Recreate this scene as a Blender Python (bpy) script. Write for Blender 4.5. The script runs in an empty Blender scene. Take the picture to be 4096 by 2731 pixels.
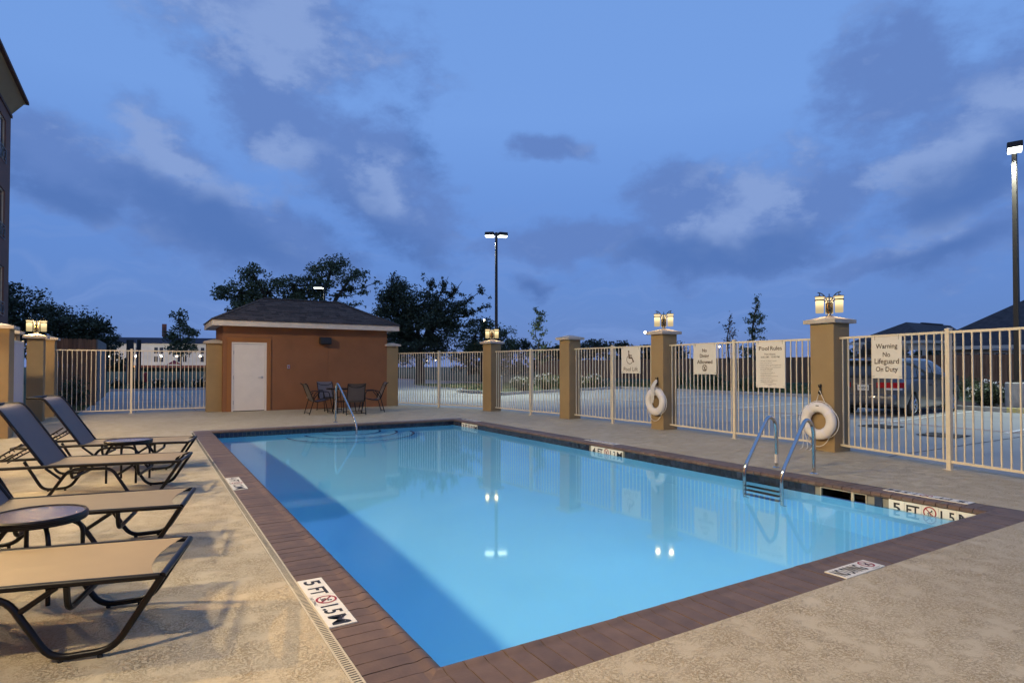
import bpy, bmesh, math, random
import numpy as np
from mathutils import Vector, Matrix, Euler
R = math.radians
rnd = random.Random(7)
scene = bpy.context.scene
C = scene.collection

# ------------------------------------------------------------------ camera
cam_d = bpy.data.cameras.new('camera'); cam = bpy.data.objects.new('camera', cam_d); C.objects.link(cam)
cam_d.sensor_fit = 'HORIZONTAL'; cam_d.sensor_width = 36; cam_d.lens = 21.05
cam_d.shift_y = 0.01414; cam_d.clip_start = 0.05; cam_d.clip_end = 4000
cam.location = (-1.17, -2.565, 1.39)
cam.rotation_euler = Euler((R(90 + 0.998), 0, R(-31.31)), 'XYZ')
scene.camera = cam
scene.render.resolution_x = 1024; scene.render.resolution_y = 682
scene.view_settings.view_transform = 'Standard'; scene.view_settings.look = 'None'
scene.view_settings.gamma = 1.0; scene.view_settings.exposure = 0.0

# ------------------------------------------------------------------ world: dusk sky with clouds
SKY_STRENGTH = 1.0
world = bpy.data.worlds.new('World'); scene.world = world; world.use_nodes = True
wt = world.node_tree; wt.nodes.clear()
def wn(t, **k):
    n = wt.nodes.new(t)
    for a, b in k.items(): setattr(n, a, b)
    return n
def wl(a, b): wt.links.new(a, b)
def wmath(op, a, b=None, c=None, clamp=False):
    n = wn('ShaderNodeMath', operation=op, use_clamp=clamp)
    for i, v in enumerate((a, b, c)):
        if v is None: continue
        if isinstance(v, (int, float)): n.inputs[i].default_value = v
        else: wl(v, n.inputs[i])
    return n.outputs[0]
def wmix(f, a, b):
    n = wn('ShaderNodeMix', data_type='RGBA')
    for i, v in ((0, f), (6, a), (7, b)):
        if isinstance(v, (int, float)): n.inputs[i].default_value = v
        elif isinstance(v, tuple): n.inputs[i].default_value = (*v, 1)
        else: wl(v, n.inputs[i])
    return n.outputs[2]
def wrange(v, a, b, c=0.0, d=1.0, smooth=True):
    n = wn('ShaderNodeMapRange', interpolation_type='SMOOTHSTEP' if smooth else 'LINEAR')
    wl(v, n.inputs[0])
    for i, x in enumerate((a, b, c, d)): n.inputs[i + 1].default_value = x
    return n.outputs[0]
tc = wn('ShaderNodeTexCoord'); sep = wn('ShaderNodeSeparateXYZ'); wl(tc.outputs['Generated'], sep.inputs[0])
zc = wmath('MAXIMUM', sep.outputs[2], 0.0)
# clear sky: dusk Nishita, tinted with a blue-hour gradient
nish = wn('ShaderNodeTexSky', sky_type='NISHITA', sun_disc=False)
nish.sun_elevation = R(8); nish.sun_rotation = R(215); nish.air_density = 1.2; nish.dust_density = 0.2; nish.ozone_density = 2.5
nsc = wn('ShaderNodeMix', data_type='RGBA', blend_type='MULTIPLY'); nsc.inputs[0].default_value = 1
wl(nish.outputs[0], nsc.inputs[6]); nsc.inputs[7].default_value = (0.058, 0.062, 0.11, 1)
ramp = wn('ShaderNodeValToRGB'); wl(zc, ramp.inputs[0]); cr = ramp.color_ramp
stops = [(0.0, (0.14, 0.225, 0.53)), (0.06, (0.112, 0.238, 0.61)), (0.20, (0.132, 0.285, 0.71)), (0.38, (0.195, 0.385, 0.84)), (0.6, (0.195, 0.385, 0.83)), (1.0, (0.15, 0.31, 0.71))]
while len(cr.elements) < len(stops): cr.elements.new(0.5)
for e, (p, c) in zip(cr.elements, stops): e.position = p; e.color = (*c, 1)
base = wmix(0.15, ramp.outputs[0], nsc.outputs[2])
# clouds: soft masses round fixed compass directions, broken up by noise
def dirn(dx, dy):
    x, y = dx * 1.7415, dy * 1.7415; f_ = 2395.0; yw, pt = R(31.31), R(.998)
    fw = Vector((math.sin(yw) * math.cos(pt), math.cos(yw) * math.cos(pt), math.sin(pt))); rt_ = Vector((math.cos(yw), -math.sin(yw), 0)); up = rt_.cross(fw)
    return (rt_ * ((x - 2048) / f_) - up * ((y - 1365.5 - 57.9) / f_) + fw).normalized()
def sph(az, el): return Vector((math.sin(R(az)) * math.cos(R(el)), math.cos(R(az)) * math.cos(R(el)), math.sin(R(el))))
warp = wn('ShaderNodeTexNoise'); wl(tc.outputs['Generated'], warp.inputs['Vector']); warp.inputs['Scale'].default_value = 7.0; warp.inputs['Detail'].default_value = 3
wsub = wn('ShaderNodeVectorMath', operation='SUBTRACT'); wl(warp.outputs['Color'], wsub.inputs[0]); wsub.inputs[1].default_value = (.5, .5, .5)
wsc = wn('ShaderNodeVectorMath', operation='SCALE'); wl(wsub.outputs[0], wsc.inputs[0]); wsc.inputs['Scale'].default_value = 0.13
wad = wn('ShaderNodeVectorMath', operation='ADD'); wl(tc.outputs['Generated'], wad.inputs[0]); wl(wsc.outputs[0], wad.inputs[1])
def blob(d, ra, rb, tilt):
    e = Vector((0, 0, 1)).cross(d).normalized() * -1; n = e.cross(d).normalized(); n = n if n.z > 0 else -n
    ct, st = math.cos(R(tilt)), math.sin(R(tilt)); u = e * ct + n * st; v = n * ct - e * st; w = u.cross(v)
    mp = wn('ShaderNodeMapping', vector_type='TEXTURE'); wl(wad.outputs[0], mp.inputs[0])
    mp.inputs['Location'].default_value = d; mp.inputs['Rotation'].default_value = Matrix((u, v, w)).transposed().to_euler('XYZ'); mp.inputs['Scale'].default_value = (ra, rb, 1.0)
    g = wn('ShaderNodeTexGradient', gradient_type='SPHERICAL'); wl(mp.outputs[0], g.inputs[0]); return g.outputs['Fac']
def masses(lst):
    m_ = None
    for d, ra, rb, tilt in lst:
        v = blob(d, ra, rb, tilt); m_ = v if m_ is None else wmath('MAXIMUM', m_, v)
    return m_
K = 1.0 / 1500
def px(l): return [(dirn(x, y), rx * K, ry * K, t_) for x, y, rx, ry, t_ in l]
cloud = masses(px([(650, 50, 420, 230, -8), (640, 250, 330, 190, -38), (830, 390, 360, 210, -28), (930, 480, 300, 200, -40), (180, 400, 330, 150, -24), (440, 500, 400, 180, -26), (640, 580, 420, 150, -12), (380, 340, 200, 110, -20),
    (1680, 500, 400, 230, 8), (1560, 440, 240, 150, 10), (1640, 590, 430, 110, 3), (1870, 470, 230, 130, 25), (2270, 280, 400, 260, 38), (2220, 440, 330, 150, 18), (2230, 570, 300, 100, 14), (2090, 180, 190, 260, 60), (1250, 348, 150, 60, 4), (1240, 652, 110, 42, 0), (2010, 612, 190, 45, 4), (1350, 560, 500, 90, 2)])
    + [(sph(-60, 28), .55, .22, 20), (sph(-100, 45), .5, .25, -15), (sph(120, 30), .6, .25, 15), (sph(165, 22), .6, .2, -10), (sph(-150, 35), .6, .3, 12), (sph(30, 75), .5, .3, 30), (sph(-160, 12), .5, .12, 0), (sph(100, 12), .4, .12, 5)])
hi = masses(px([(1745, 420, 170, 150, 0), (1690, 490, 190, 120, 20), (620, 60, 330, 150, 0), (340, 330, 230, 110, -20), (650, 400, 150, 120, -30), (2210, 330, 320, 120, 35), (2160, 530, 170, 80, 10), (900, 440, 150, 80, -30)]) + [(sph(-70, 32), .4, .15, 10), (sph(130, 34), .4, .15, 10)])
lo_ = masses(px([(1650, 592, 420, 85, 3), (1760, 560, 200, 60, 5), (2230, 430, 320, 120, 20), (2180, 590, 260, 55, 12), (1240, 660, 120, 40, 0), (870, 560, 330, 170, -30), (480, 530, 380, 110, -24), (960, 300, 160, 90, -40), (150, 440, 240, 70, -24)]) + [(sph(-60, 24), .4, .1, 10), (sph(120, 25), .4, .12, 10)])
def dnoise(scale, detail, off, rough=0.56):
    mp = wn('ShaderNodeMapping'); wl(tc.outputs['Generated'], mp.inputs[0]); mp.inputs['Location'].default_value = off; mp.inputs['Scale'].default_value = (1, 1, 1.7)
    n = wn('ShaderNodeTexNoise'); wl(mp.outputs[0], n.inputs['Vector']); n.inputs['Scale'].default_value = scale; n.inputs['Detail'].default_value = detail; n.inputs['Roughness'].default_value = rough
    return n.outputs[0]
n2 = dnoise(7.5, 10, (7.3, 2.9, 0), .60); n2u = dnoise(7.5, 6, (7.3, 2.9, .055), .60); n2s = dnoise(7.5, 6, (7.3, 2.9, 0), .60)
n3 = dnoise(24, 8, (2.3, .9, 3), .65); n4 = dnoise(3.0, 4, (.3, 5.9, 1))
mpw = wn('ShaderNodeMapping'); wl(wad.outputs[0], mpw.inputs[0]); mpw.inputs['Scale'].default_value = (1, 1, 7)
nw = wn('ShaderNodeTexNoise'); wl(mpw.outputs[0], nw.inputs['Vector']); nw.inputs['Scale'].default_value = 5.0; nw.inputs['Detail'].default_value = 8; nw.inputs['Roughness'].default_value = .62
c2n = wmath('SUBTRACT', n2, .5); c3n = wmath('SUBTRACT', n3, .5)
dens = wmath('ADD', wmath('MULTIPLY', cloud, 1.25), wmath('ADD', wmath('MULTIPLY', c2n, 1.35), wmath('MULTIPLY', c3n, .75)))
cover = wrange(dens, 0.26, 0.86)
top = wrange(wmath('SUBTRACT', n2s, n2u), -.10, .16)          # upper sides of the billows catch the sky light
hv_ = wrange(wmath('ADD', wmath('MULTIPLY', hi, 1.15), wmath('ADD', wmath('MULTIPLY', c2n, 1.3), wmath('ADD', wmath('MULTIPLY', c3n, .7), wmath('MULTIPLY', wmath('SUBTRACT', top, .5), .45)))), 0.10, 0.95)
lv_ = wrange(wmath('ADD', lo_, wmath('ADD', wmath('MULTIPLY', c2n, .9), wmath('MULTIPLY', c3n, .4))), 0.15, 0.90)
cc = wmix(hv_, (0.122, 0.222, 0.53), (0.245, 0.358, 0.66))
cc = wmix(wmath('MULTIPLY', lv_, 0.85), cc, (0.078, 0.168, 0.445))
streak = wmath('MULTIPLY', wrange(nw.outputs[0], .46, .72), wrange(zc, 0.34, 0.06, 0, .65))
haze_lo = wmix(wmath('MULTIPLY', wrange(n4, .4, .7), wrange(zc, 0.30, 0.05, 0, .45)), base, (0.148, 0.262, 0.605))
haze_lo = wmix(streak, haze_lo, (0.185, 0.31, 0.66))
sky = wmix(wmath('MULTIPLY', cover, 0.90), haze_lo, cc)
bg = wn('ShaderNodeBackground'); wl(sky, bg.inputs[0]); bg.inputs[1].default_value = SKY_STRENGTH
wo = wn('ShaderNodeOutputWorld'); wl(bg.outputs[0], wo.inputs[0])

# the sun has just gone down behind the hotel: only a faint, broad afterglow is left
sd = bpy.data.lights.new('sun', 'SUN'); sd.energy = 0.10; sd.angle = R(30); sd.color = (1.0, 0.86, 0.74)
so = bpy.data.objects.new('sun', sd); C.objects.link(so); so.rotation_euler = (R(62), 0, R(-35))

LAMP_W = 5.0       # each lantern bulb on the fence
ROW_W = 470.0       # bulbs of the brighter row along the hotel
POOL_W = 105.0       # added underwater lamp, brightens the pool
WALL_W = 2700.0      # hotel wall lights
LOT_W = 2700.0      # each parking lot head

# ------------------------------------------------------------------ helpers
M = {}
def nodes(name):
    m = bpy.data.materials.new(name); m.use_nodes = True; t = m.node_tree
    p = t.nodes['Principled BSDF']; M[name] = m
    return m, t, p
def nd(t, typ, **k):
    n = t.nodes.new(typ)
    for a, b in k.items(): setattr(n, a, b)
    return n
def objco(t, scale=(1, 1, 1)):
    c = nd(t, 'ShaderNodeTexCoord'); mp = nd(t, 'ShaderNodeMapping'); t.links.new(c.outputs['Object'], mp.inputs[0]); mp.inputs['Scale'].default_value = scale
    return mp.outputs[0]
def worldco(t, scale=(1, 1, 1)):
    c = nd(t, 'ShaderNodeNewGeometry'); mp = nd(t, 'ShaderNodeMapping'); t.links.new(c.outputs['Position'], mp.inputs[0]); mp.inputs['Scale'].default_value = scale
    return mp.outputs[0]
def noise(t, co, scale, detail=4, rough=0.55, dist=0.0):
    n = nd(t, 'ShaderNodeTexNoise'); t.links.new(co, n.inputs['Vector']); n.inputs['Scale'].default_value = scale
    n.inputs['Detail'].default_value = detail; n.inputs['Roughness'].default_value = rough; n.inputs['Distortion'].default_value = dist
    return n.outputs[0]
def rng(t, v, a, b, c=0.0, d=1.0):
    n = nd(t, 'ShaderNodeMapRange'); t.links.new(v, n.inputs[0])
    for i, x in enumerate((a, b, c, d)): n.inputs[i + 1].default_value = x
    return n.outputs[0]
def mix(t, f, a, b, blend='MIX'):
    n = nd(t, 'ShaderNodeMix', data_type='RGBA', blend_type=blend)
    for i, v in ((0, f), (6, a), (7, b)):
        if isinstance(v, (int, float)): n.inputs[i].default_value = v
        elif isinstance(v, tuple): n.inputs[i].default_value = (*v, 1)
        else: t.links.new(v, n.inputs[i])
    return n.outputs[2]
def mth(t, op, a, b=None):
    n = nd(t, 'ShaderNodeMath', operation=op)
    for i, v in enumerate((a, b)):
        if v is None: continue
        if isinstance(v, (int, float)): n.inputs[i].default_value = v
        else: t.links.new(v, n.inputs[i])
    return n.outputs[0]
def bump(t, p, h, strength=0.3, dist=0.01):
    b = nd(t, 'ShaderNodeBump'); b.inputs['Strength'].default_value = strength; b.inputs['Distance'].default_value = dist
    t.links.new(h, b.inputs['Height']); t.links.new(b.outputs[0], p.inputs['Normal'])
def mat(name, col, rough=0.6, metal=0.0, var=0.0, nscale=8.0, bstr=0.0, bscale=60.0, bdist=0.004, rand=0.0, spec=None, coat=0.0, world=False, dark=None):
    m, t, p = nodes(name)
    p.inputs['Roughness'].default_value = rough; p.inputs['Metallic'].default_value = metal
    p.inputs['Base Color'].default_value = (*col, 1)
    if spec is not None: p.inputs['Specular IOR Level'].default_value = spec
    if coat: p.inputs['Coat Weight'].default_value = coat; p.inputs['Coat Roughness'].default_value = 0.06
    co = worldco(t) if world else objco(t)
    out = None
    if var:
        d = dark or tuple(c * (1 - var) for c in col); l = tuple(min(1, c * (1 + var * 0.6)) for c in col)
        out = mix(t, rng(t, noise(t, co, nscale, 5), 0.3, 0.7), d, l)
    if rand:
        oi = nd(t, 'ShaderNodeObjectInfo'); hv = nd(t, 'ShaderNodeHueSaturation')
        t.links.new(rng(t, oi.outputs['Random'], 0, 1, 1 - rand, 1 + rand), hv.inputs['Value'])
        if out is not None: t.links.new(out, hv.inputs['Color'])
        else: hv.inputs['Color'].default_value = (*col, 1)
        out = hv.outputs[0]
    if out is not None: t.links.new(out, p.inputs['Base Color'])
    if bstr: bump(t, p, noise(t, co, bscale, 4), bstr, bdist)
    return m
def emit(name, col, strength):
    m, t, p = nodes(name); p.inputs['Base Color'].default_value = (*col, 1)
    p.inputs['Emission Color'].default_value = (*col, 1); p.inputs['Emission Strength'].default_value = strength
    return m

class MB:
    def __init__(s): s.v = []; s.f = []
    def add(s, v, f, mx=None):
        b = len(s.v); s.v += [tuple(mx @ Vector(p)) for p in v] if mx else [tuple(p) for p in v]
        s.f += [tuple(i + b for i in q) for q in f]; return s
    def box(s, x0, x1, y0, y1, z0, z1, mx=None):
        return s.add([(x0, y0, z0), (x1, y0, z0), (x1, y1, z0), (x0, y1, z0), (x0, y0, z1), (x1, y0, z1), (x1, y1, z1), (x0, y1, z1)],
                     [(0, 3, 2, 1), (4, 5, 6, 7), (0, 1, 5, 4), (1, 2, 6, 5), (2, 3, 7, 6), (3, 0, 4, 7)], mx)
    def bevbox(s, x0, x1, y0, y1, z0, z1, b=0.01, mx=None):
        bm = bmesh.new(); bmesh.ops.create_cube(bm, size=1)
        for v in bm.verts: v.co = Vector(((x0 + x1) / 2 + v.co.x * (x1 - x0), (y0 + y1) / 2 + v.co.y * (y1 - y0), (z0 + z1) / 2 + v.co.z * (z1 - z0)))
        bmesh.ops.bevel(bm, geom=bm.edges[:], offset=b, segments=2, affect='EDGES', profile=0.5)
        bm.verts.index_update(); v = [p.co[:] for p in bm.verts]; f = [tuple(q.index for q in fc.verts) for fc in bm.faces]; bm.free()
        return s.add(v, f, mx)
    def prism(s, poly, z0, z1, mx=None):
        n = len(poly); v = [(x, y, z0) for x, y in poly] + [(x, y, z1) for x, y in poly]
        f = [tuple(range(n))[::-1], tuple(range(n, 2 * n))] + [(i, (i + 1) % n, n + (i + 1) % n, n + i) for i in range(n)]
        return s.add(v, f, mx)
    def lathe(s, prof, n=16, mx=None, closed=False):
        v = []; f = []; k = len(prof)
        for i in range(n):
            a = 2 * math.pi * i / n; ca, sa = math.cos(a), math.sin(a)
            v += [(r * ca, r * sa, z) for r, z in prof]
        for i in range(n):
            j = (i + 1) % n
            for q in range(k - 1 + (1 if closed else 0)):
                q2 = (q + 1) % k; f.append((i * k + q, j * k + q, j * k + q2, i * k + q2))
        return s.add(v, f, mx)
    def cyl(s, r, z0, z1, n=16, mx=None): return s.lathe([(0.0001, z0), (r, z0), (r, z1), (0.0001, z1)], n, mx)
    def tube(s, pts, r, n=8, mx=None, cap=True, closed=False):
        P = [Vector(p) for p in pts]; m = len(P); v = []; f = []
        rr = r if isinstance(r, (list, tuple)) else [r] * m
        up = None
        for i in range(m):
            if closed: t = (P[(i + 1) % m] - P[i - 1])
            else: t = (P[min(i + 1, m - 1)] - P[max(i - 1, 0)])
            t.normalize()
            if up is None:
                up = Vector((0, 0, 1)) if abs(t.z) < 0.9 else Vector((1, 0, 0))
            a = up - t * up.dot(t)
            if a.length < 1e-6: a = t.orthogonal()
            a.normalize(); b = t.cross(a); up = a
            v += [tuple(P[i] + (a * math.cos(2 * math.pi * k / n) + b * math.sin(2 * math.pi * k / n)) * rr[i]) for k in range(n)]
        for i in range(m if closed else m - 1):
            j = (i + 1) % m
            f += [(i * n + k, i * n + (k + 1) % n, j * n + (k + 1) % n, j * n + k) for k in range(n)]
        if cap and not closed: f += [tuple(range(n))[::-1], tuple(range((m - 1) * n, m * n))]
        return s.add(v, f, mx)
    def build(s, name, m, parent=None, smooth=False, angle=40, recalc=True):
        me = bpy.data.meshes.new(name); me.from_pydata(s.v, [], s.f); me.update()
        me.materials.append(M[m] if isinstance(m, str) else m)
        if smooth:
            me.shade_smooth(); me.set_sharp_from_angle(angle=R(angle))
        if recalc:
            bm = bmesh.new(); bm.from_mesh(me); bmesh.ops.recalc_face_normals(bm, faces=bm.faces[:]); bm.to_mesh(me); bm.free()
        return link(name, me, parent)
def link(name, me, parent=None, mx=None):
    o = bpy.data.objects.new(name, me); C.objects.link(o); o.parent = parent
    if mx is not None: o.matrix_basis = mx
    return o
def fillet(pts, r, n=4):
    P = [Vector(p) for p in pts]; out = [P[0]]
    for i in range(1, len(P) - 1):
        a, b, c = P[i - 1], P[i], P[i + 1]; d1 = (a - b); d2 = (c - b)
        q = min(r, d1.length * 0.49, d2.length * 0.49); d1.normalize(); d2.normalize()
        p1, p2 = b + d1 * q, b + d2 * q
        for k in range(n + 1):
            t = k / n; out.append(p1 * (1 - t) ** 2 + b * 2 * t * (1 - t) + p2 * t * t)
    out.append(P[-1]); return out
def thing(name, label, cat, loc=(0, 0, 0), rz=0.0, group=None):
    o = bpy.data.objects.new(name, None); C.objects.link(o); o.location = loc; o.rotation_euler = (0, 0, rz); o.empty_display_size = 0.2
    o['label'] = label; o['category'] = cat
    if group: o['group'] = group
    return o
def tag(o, label, cat, group=None):
    o['label'] = label; o['category'] = cat
    if group: o['group'] = group
    return o
def struct(o): o['kind'] = 'structure'; return o
def stuff(o): o['kind'] = 'stuff'; return o
def dup(root, loc, rz, label=None):
    r = root.copy(); C.objects.link(r); r.location = loc; r.rotation_euler = (0, 0, rz)
    if label: r['label'] = label
    for ch in root.children:
        c = ch.copy(); C.objects.link(c); c.parent = r
        for g in ch.children:
            d = g.copy(); C.objects.link(d); d.parent = c
    return r
def text_geo(txt, width=None, height=None, bold=0.0, align='CENTER', spacing=1.0):
    cu = bpy.data.curves.new('t', 'FONT'); cu.body = txt; cu.size = 1; cu.offset = bold; cu.resolution_u = 3; cu.space_character = spacing
    o = bpy.data.objects.new('t', cu); me = bpy.data.meshes.new_from_object(o)
    v = np.array([p.co[:2] for p in me.vertices]); f = [tuple(p.vertices) for p in me.polygons]
    bpy.data.objects.remove(o); bpy.data.curves.remove(cu); bpy.data.meshes.remove(me)
    lo, hi = v.min(0), v.max(0); sz = hi - lo
    if width and height: sc = (width / sz[0], height / sz[1])
    elif height: sc = (height / sz[1],) * 2
    else: sc = (width / sz[0],) * 2
    v = (v - (lo + hi) / 2) * np.array(sc)
    if align == 'LEFT': v[:, 0] += (sz[0] * sc[0]) / 2
    return [(x, y, 0) for x, y in v], f
def frame_mx(o, along, up):
    a = Vector(along).normalized(); u = Vector(up).normalized(); n = a.cross(u)
    return Matrix(((a.x, u.x, n.x, o[0]), (a.y, u.y, n.y, o[1]), (a.z, u.z, n.z, o[2]), (0, 0, 0, 1)))
def flat_bar(p, q, w):
    (x0, y0), (x1, y1) = p, q; d = math.hypot(x1 - x0, y1 - y0); nx, ny = -(y1 - y0) / d * w / 2, (x1 - x0) / d * w / 2
    return [(x0 + nx, y0 + ny, 0), (x0 - nx, y0 - ny, 0), (x1 - nx, y1 - ny, 0), (x1 + nx, y1 + ny, 0)], [(0, 1, 2, 3)]
def flat_ring(r0, r1, a0=0, a1=360, n=28, c=(0, 0), z=0.0):
    v = []; f = []
    for i in range(n + 1):
        a = R(a0 + (a1 - a0) * i / n); v += [(c[0] + r0 * math.cos(a), c[1] + r0 * math.sin(a), z), (c[0] + r1 * math.cos(a), c[1] + r1 * math.sin(a), z)]
    for i in range(n): f.append((2 * i, 2 * i + 1, 2 * i + 3, 2 * i + 2))
    return v, f
def flat_disc(r, c=(0, 0), n=20, sy=1.0):
    return [(c[0] + r * math.cos(2 * math.pi * i / n), c[1] + sy * r * math.sin(2 * math.pi * i / n), 0) for i in range(n)], [tuple(range(n))]
def T(x, y, z=0): return Matrix.Translation((x, y, z))

# ------------------------------------------------------------------ materials
# deck: sprayed knock-down concrete coating
m, t, p = nodes('deck'); co = worldco(t)
nn = noise(t, co, 70, 5, 0.62, 0.8); patch = noise(t, co, 5.5, 4); flat = rng(t, nn, 0.50, 0.55)
dirt = rng(t, noise(t, co, 0.6, 5, 0.6), 0.3, 0.75)
c1 = mix(t, dirt, (0.46, 0.375, 0.235), (0.57, 0.48, 0.32))
pm = mth(t, 'MULTIPLY', flat, rng(t, patch, 0.35, 0.62))
c2 = mix(t, pm, c1, (0.385, 0.29, 0.155))
fine = noise(t, co, 180, 2)
c3 = mix(t, rng(t, fine, 0.3, 0.8, 0.0, 0.25), c2, (0.30, 0.235, 0.16))
t.links.new(c3, p.inputs['Base Color']); p.inputs['Roughness'].default_value = 0.62
h = mth(t, 'ADD', mth(t, 'MULTIPLY', pm, 1.0), mth(t, 'MULTIPLY', fine, 0.12)); bump(t, p, h, 0.9, 0.006)
# lot concrete
m, t, p = nodes('lot_concrete'); co = worldco(t)
c1 = mix(t, rng(t, noise(t, co, 0.35, 6, 0.62), 0.3, 0.7), (0.26, 0.26, 0.25), (0.38, 0.375, 0.355))
c1 = mix(t, rng(t, noise(t, co, 60, 3), 0.35, 0.75, 0, 0.3), c1, (0.2, 0.2, 0.195))
t.links.new(c1, p.inputs['Base Color']); p.inputs['Roughness'].default_value = 0.75; bump(t, p, noise(t, co, 90, 4), 0.2, 0.004)
mat('curb_concrete', (0.38, 0.37, 0.35), 0.8, var=0.25, nscale=3, bstr=0.3, bscale=50, world=True)
mat('white_paint', (0.72, 0.72, 0.70), 0.6, var=0.2, nscale=12, world=True)
mat('red_paint', (0.25, 0.045, 0.04), 0.7, var=0.3, nscale=9, world=True)
mat('yellow_paint', (0.55, 0.45, 0.06), 0.7, var=0.5, nscale=14, dark=(0.35, 0.34, 0.31))
# grass
m, t, p = nodes('lawn'); co = worldco(t)
c1 = mix(t, rng(t, noise(t, co, 0.5, 6), 0.3, 0.7), (0.035, 0.055, 0.018), (0.075, 0.10, 0.035))
c1 = mix(t, rng(t, noise(t, co, 25, 4), 0.3, 0.7, 0, 0.6), c1, (0.025, 0.04, 0.012))
t.links.new(c1, p.inputs['Base Color']); p.inputs['Roughness'].default_value = 0.9; bump(t, p, noise(t, co, 30, 5), 0.8, 0.05)
mat('mulch', (0.06, 0.04, 0.03), 0.95, var=0.5, nscale=30, bstr=0.8, bscale=40, bdist=0.03, world=True)
# stucco
for n_, c_ in (('stucco_tan', (0.34, 0.235, 0.115)), ('stucco_house', (0.27, 0.115, 0.050)), ('stucco_trim', (0.33, 0.135, 0.042)), ('stucco_brown', (0.21, 0.105, 0.075)), ('stucco_dark', (0.11, 0.06, 0.05))):
    m, t, p = nodes(n_); co = worldco(t)
    lo = noise(t, co, 1.3, 5, 0.6); c1 = mix(t, rng(t, lo, 0.3, 0.72), tuple(x * 0.86 for x in c_), tuple(x * 1.08 for x in c_))
    c1 = mix(t, rng(t, noise(t, co, 130, 3), 0.3, 0.8, 0, 0.35), c1, tuple(x * 0.72 for x in c_))
    t.links.new(c1, p.inputs['Base Color']); p.inputs['Roughness'].default_value = 0.85; bump(t, p, noise(t, co, 110, 4, 0.6), 0.5, 0.006)
mat('cap_stone', (0.52, 0.45, 0.37), 0.75, var=0.18, nscale=6, bstr=0.25, bscale=120, world=True)
mat('fence_paint', (0.70, 0.605, 0.45), 0.38, var=0.08, nscale=20, world=True)
mat('fascia_paint', (0.66, 0.58, 0.48), 0.5, var=0.10, nscale=5, bstr=0.05, world=True)
mat('door_paint', (0.78, 0.71, 0.62), 0.4, var=0.06, nscale=3, bstr=0.04, bscale=30)
mat('steel', (0.62, 0.60, 0.57), 0.16, 1.0, var=0.06, nscale=4)
mat('brushed', (0.45, 0.44, 0.43), 0.35, 1.0)
mat('brass_dark', (0.33, 0.24, 0.12), 0.12, 1.0)
mat('nickel', (0.24, 0.235, 0.24), 0.3, 1.0)
mat('black_metal', (0.015, 0.013, 0.013), 0.4)
mat('pole_paint', (0.014, 0.011, 0.010), 0.5)
mat('bronze_tube', (0.008, 0.006, 0.006), 0.36, var=0.15, nscale=5, spec=0.3)
mat('black_plastic', (0.012, 0.012, 0.013), 0.5)
mat('rubber', (0.012, 0.012, 0.012), 0.8)
# sling fabric
def fabric(name, ca, cb):
    m, t, p = nodes(name); co = objco(t)
    w1 = nd(t, 'ShaderNodeTexWave', wave_type='BANDS', bands_direction='X'); w1.inputs['Scale'].default_value = 170; t.links.new(co, w1.inputs[0])
    w2 = nd(t, 'ShaderNodeTexWave', wave_type='BANDS', bands_direction='Y'); w2.inputs['Scale'].default_value = 120; t.links.new(co, w2.inputs[0])
    wv = mth(t, 'MULTIPLY', w1.outputs['Fac'], w2.outputs['Fac'])
    c1 = mix(t, wv, ca, cb); c1 = mix(t, rng(t, noise(t, co, 5, 4), 0.3, 0.7, 0, 0.3), c1, tuple(x * 0.75 for x in ca))
    t.links.new(c1, p.inputs['Base Color']); p.inputs['Roughness'].default_value = 0.55; bump(t, p, wv, 0.25, 0.001)
fabric('sling_tan', (0.265, 0.195, 0.105), (0.345, 0.255, 0.145))
fabric('sling_dark', (0.115, 0.095, 0.095), (0.17, 0.145, 0.14))
# pool
mat('coping', (0.138, 0.084, 0.050), 0.5, var=0.22, nscale=9, bstr=0.3, bscale=70, bdist=0.003, rand=0.14, world=True)
mat('mortar', (0.17, 0.125, 0.08), 0.9, var=0.3, nscale=40, bstr=0.4, bscale=120, world=True)
mat('pool_tile', (0.028, 0.035, 0.055), 0.18, var=0.5, nscale=16, rand=0.35, world=True)
mat('grout', (0.24, 0.22, 0.17), 0.85, world=True)
mat('marker_tile', (0.74, 0.70, 0.60), 0.3, var=0.05)
mat('ink', (0.012, 0.012, 0.014), 0.6)
mat('ink_brown', (0.075, 0.040, 0.018), 0.6)
mat('ink_grey', (0.16, 0.14, 0.12), 0.6)
mat('ink_red', (0.30, 0.02, 0.02), 0.5)
mat('trim_tile', (0.03, 0.045, 0.20), 0.3, rand=0.1)
m, t, p = nodes('plaster'); co = worldco(t)
c1 = mix(t, rng(t, noise(t, co, 0.8, 5), 0.3, 0.7), (0.38, 0.76, 0.99), (0.43, 0.80, 0.99))
t.links.new(c1, p.inputs['Base Color']); p.inputs['Roughness'].default_value = 0.8
# water: clear sheet, Fresnel reflections, faint ripple
m = bpy.data.materials.new('water'); M['water'] = m; m.use_nodes = True; t = m.node_tree; t.nodes.clear()
gg = nd(t, 'ShaderNodeBsdfGlass'); gg.inputs['IOR'].default_value = 1.33; gg.inputs['Roughness'].default_value = 0.045; gg.inputs['Color'].default_value = (0.80, 0.97, 1.0, 1)
ou = nd(t, 'ShaderNodeOutputMaterial'); t.links.new(gg.outputs[0], ou.inputs[0])
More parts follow.
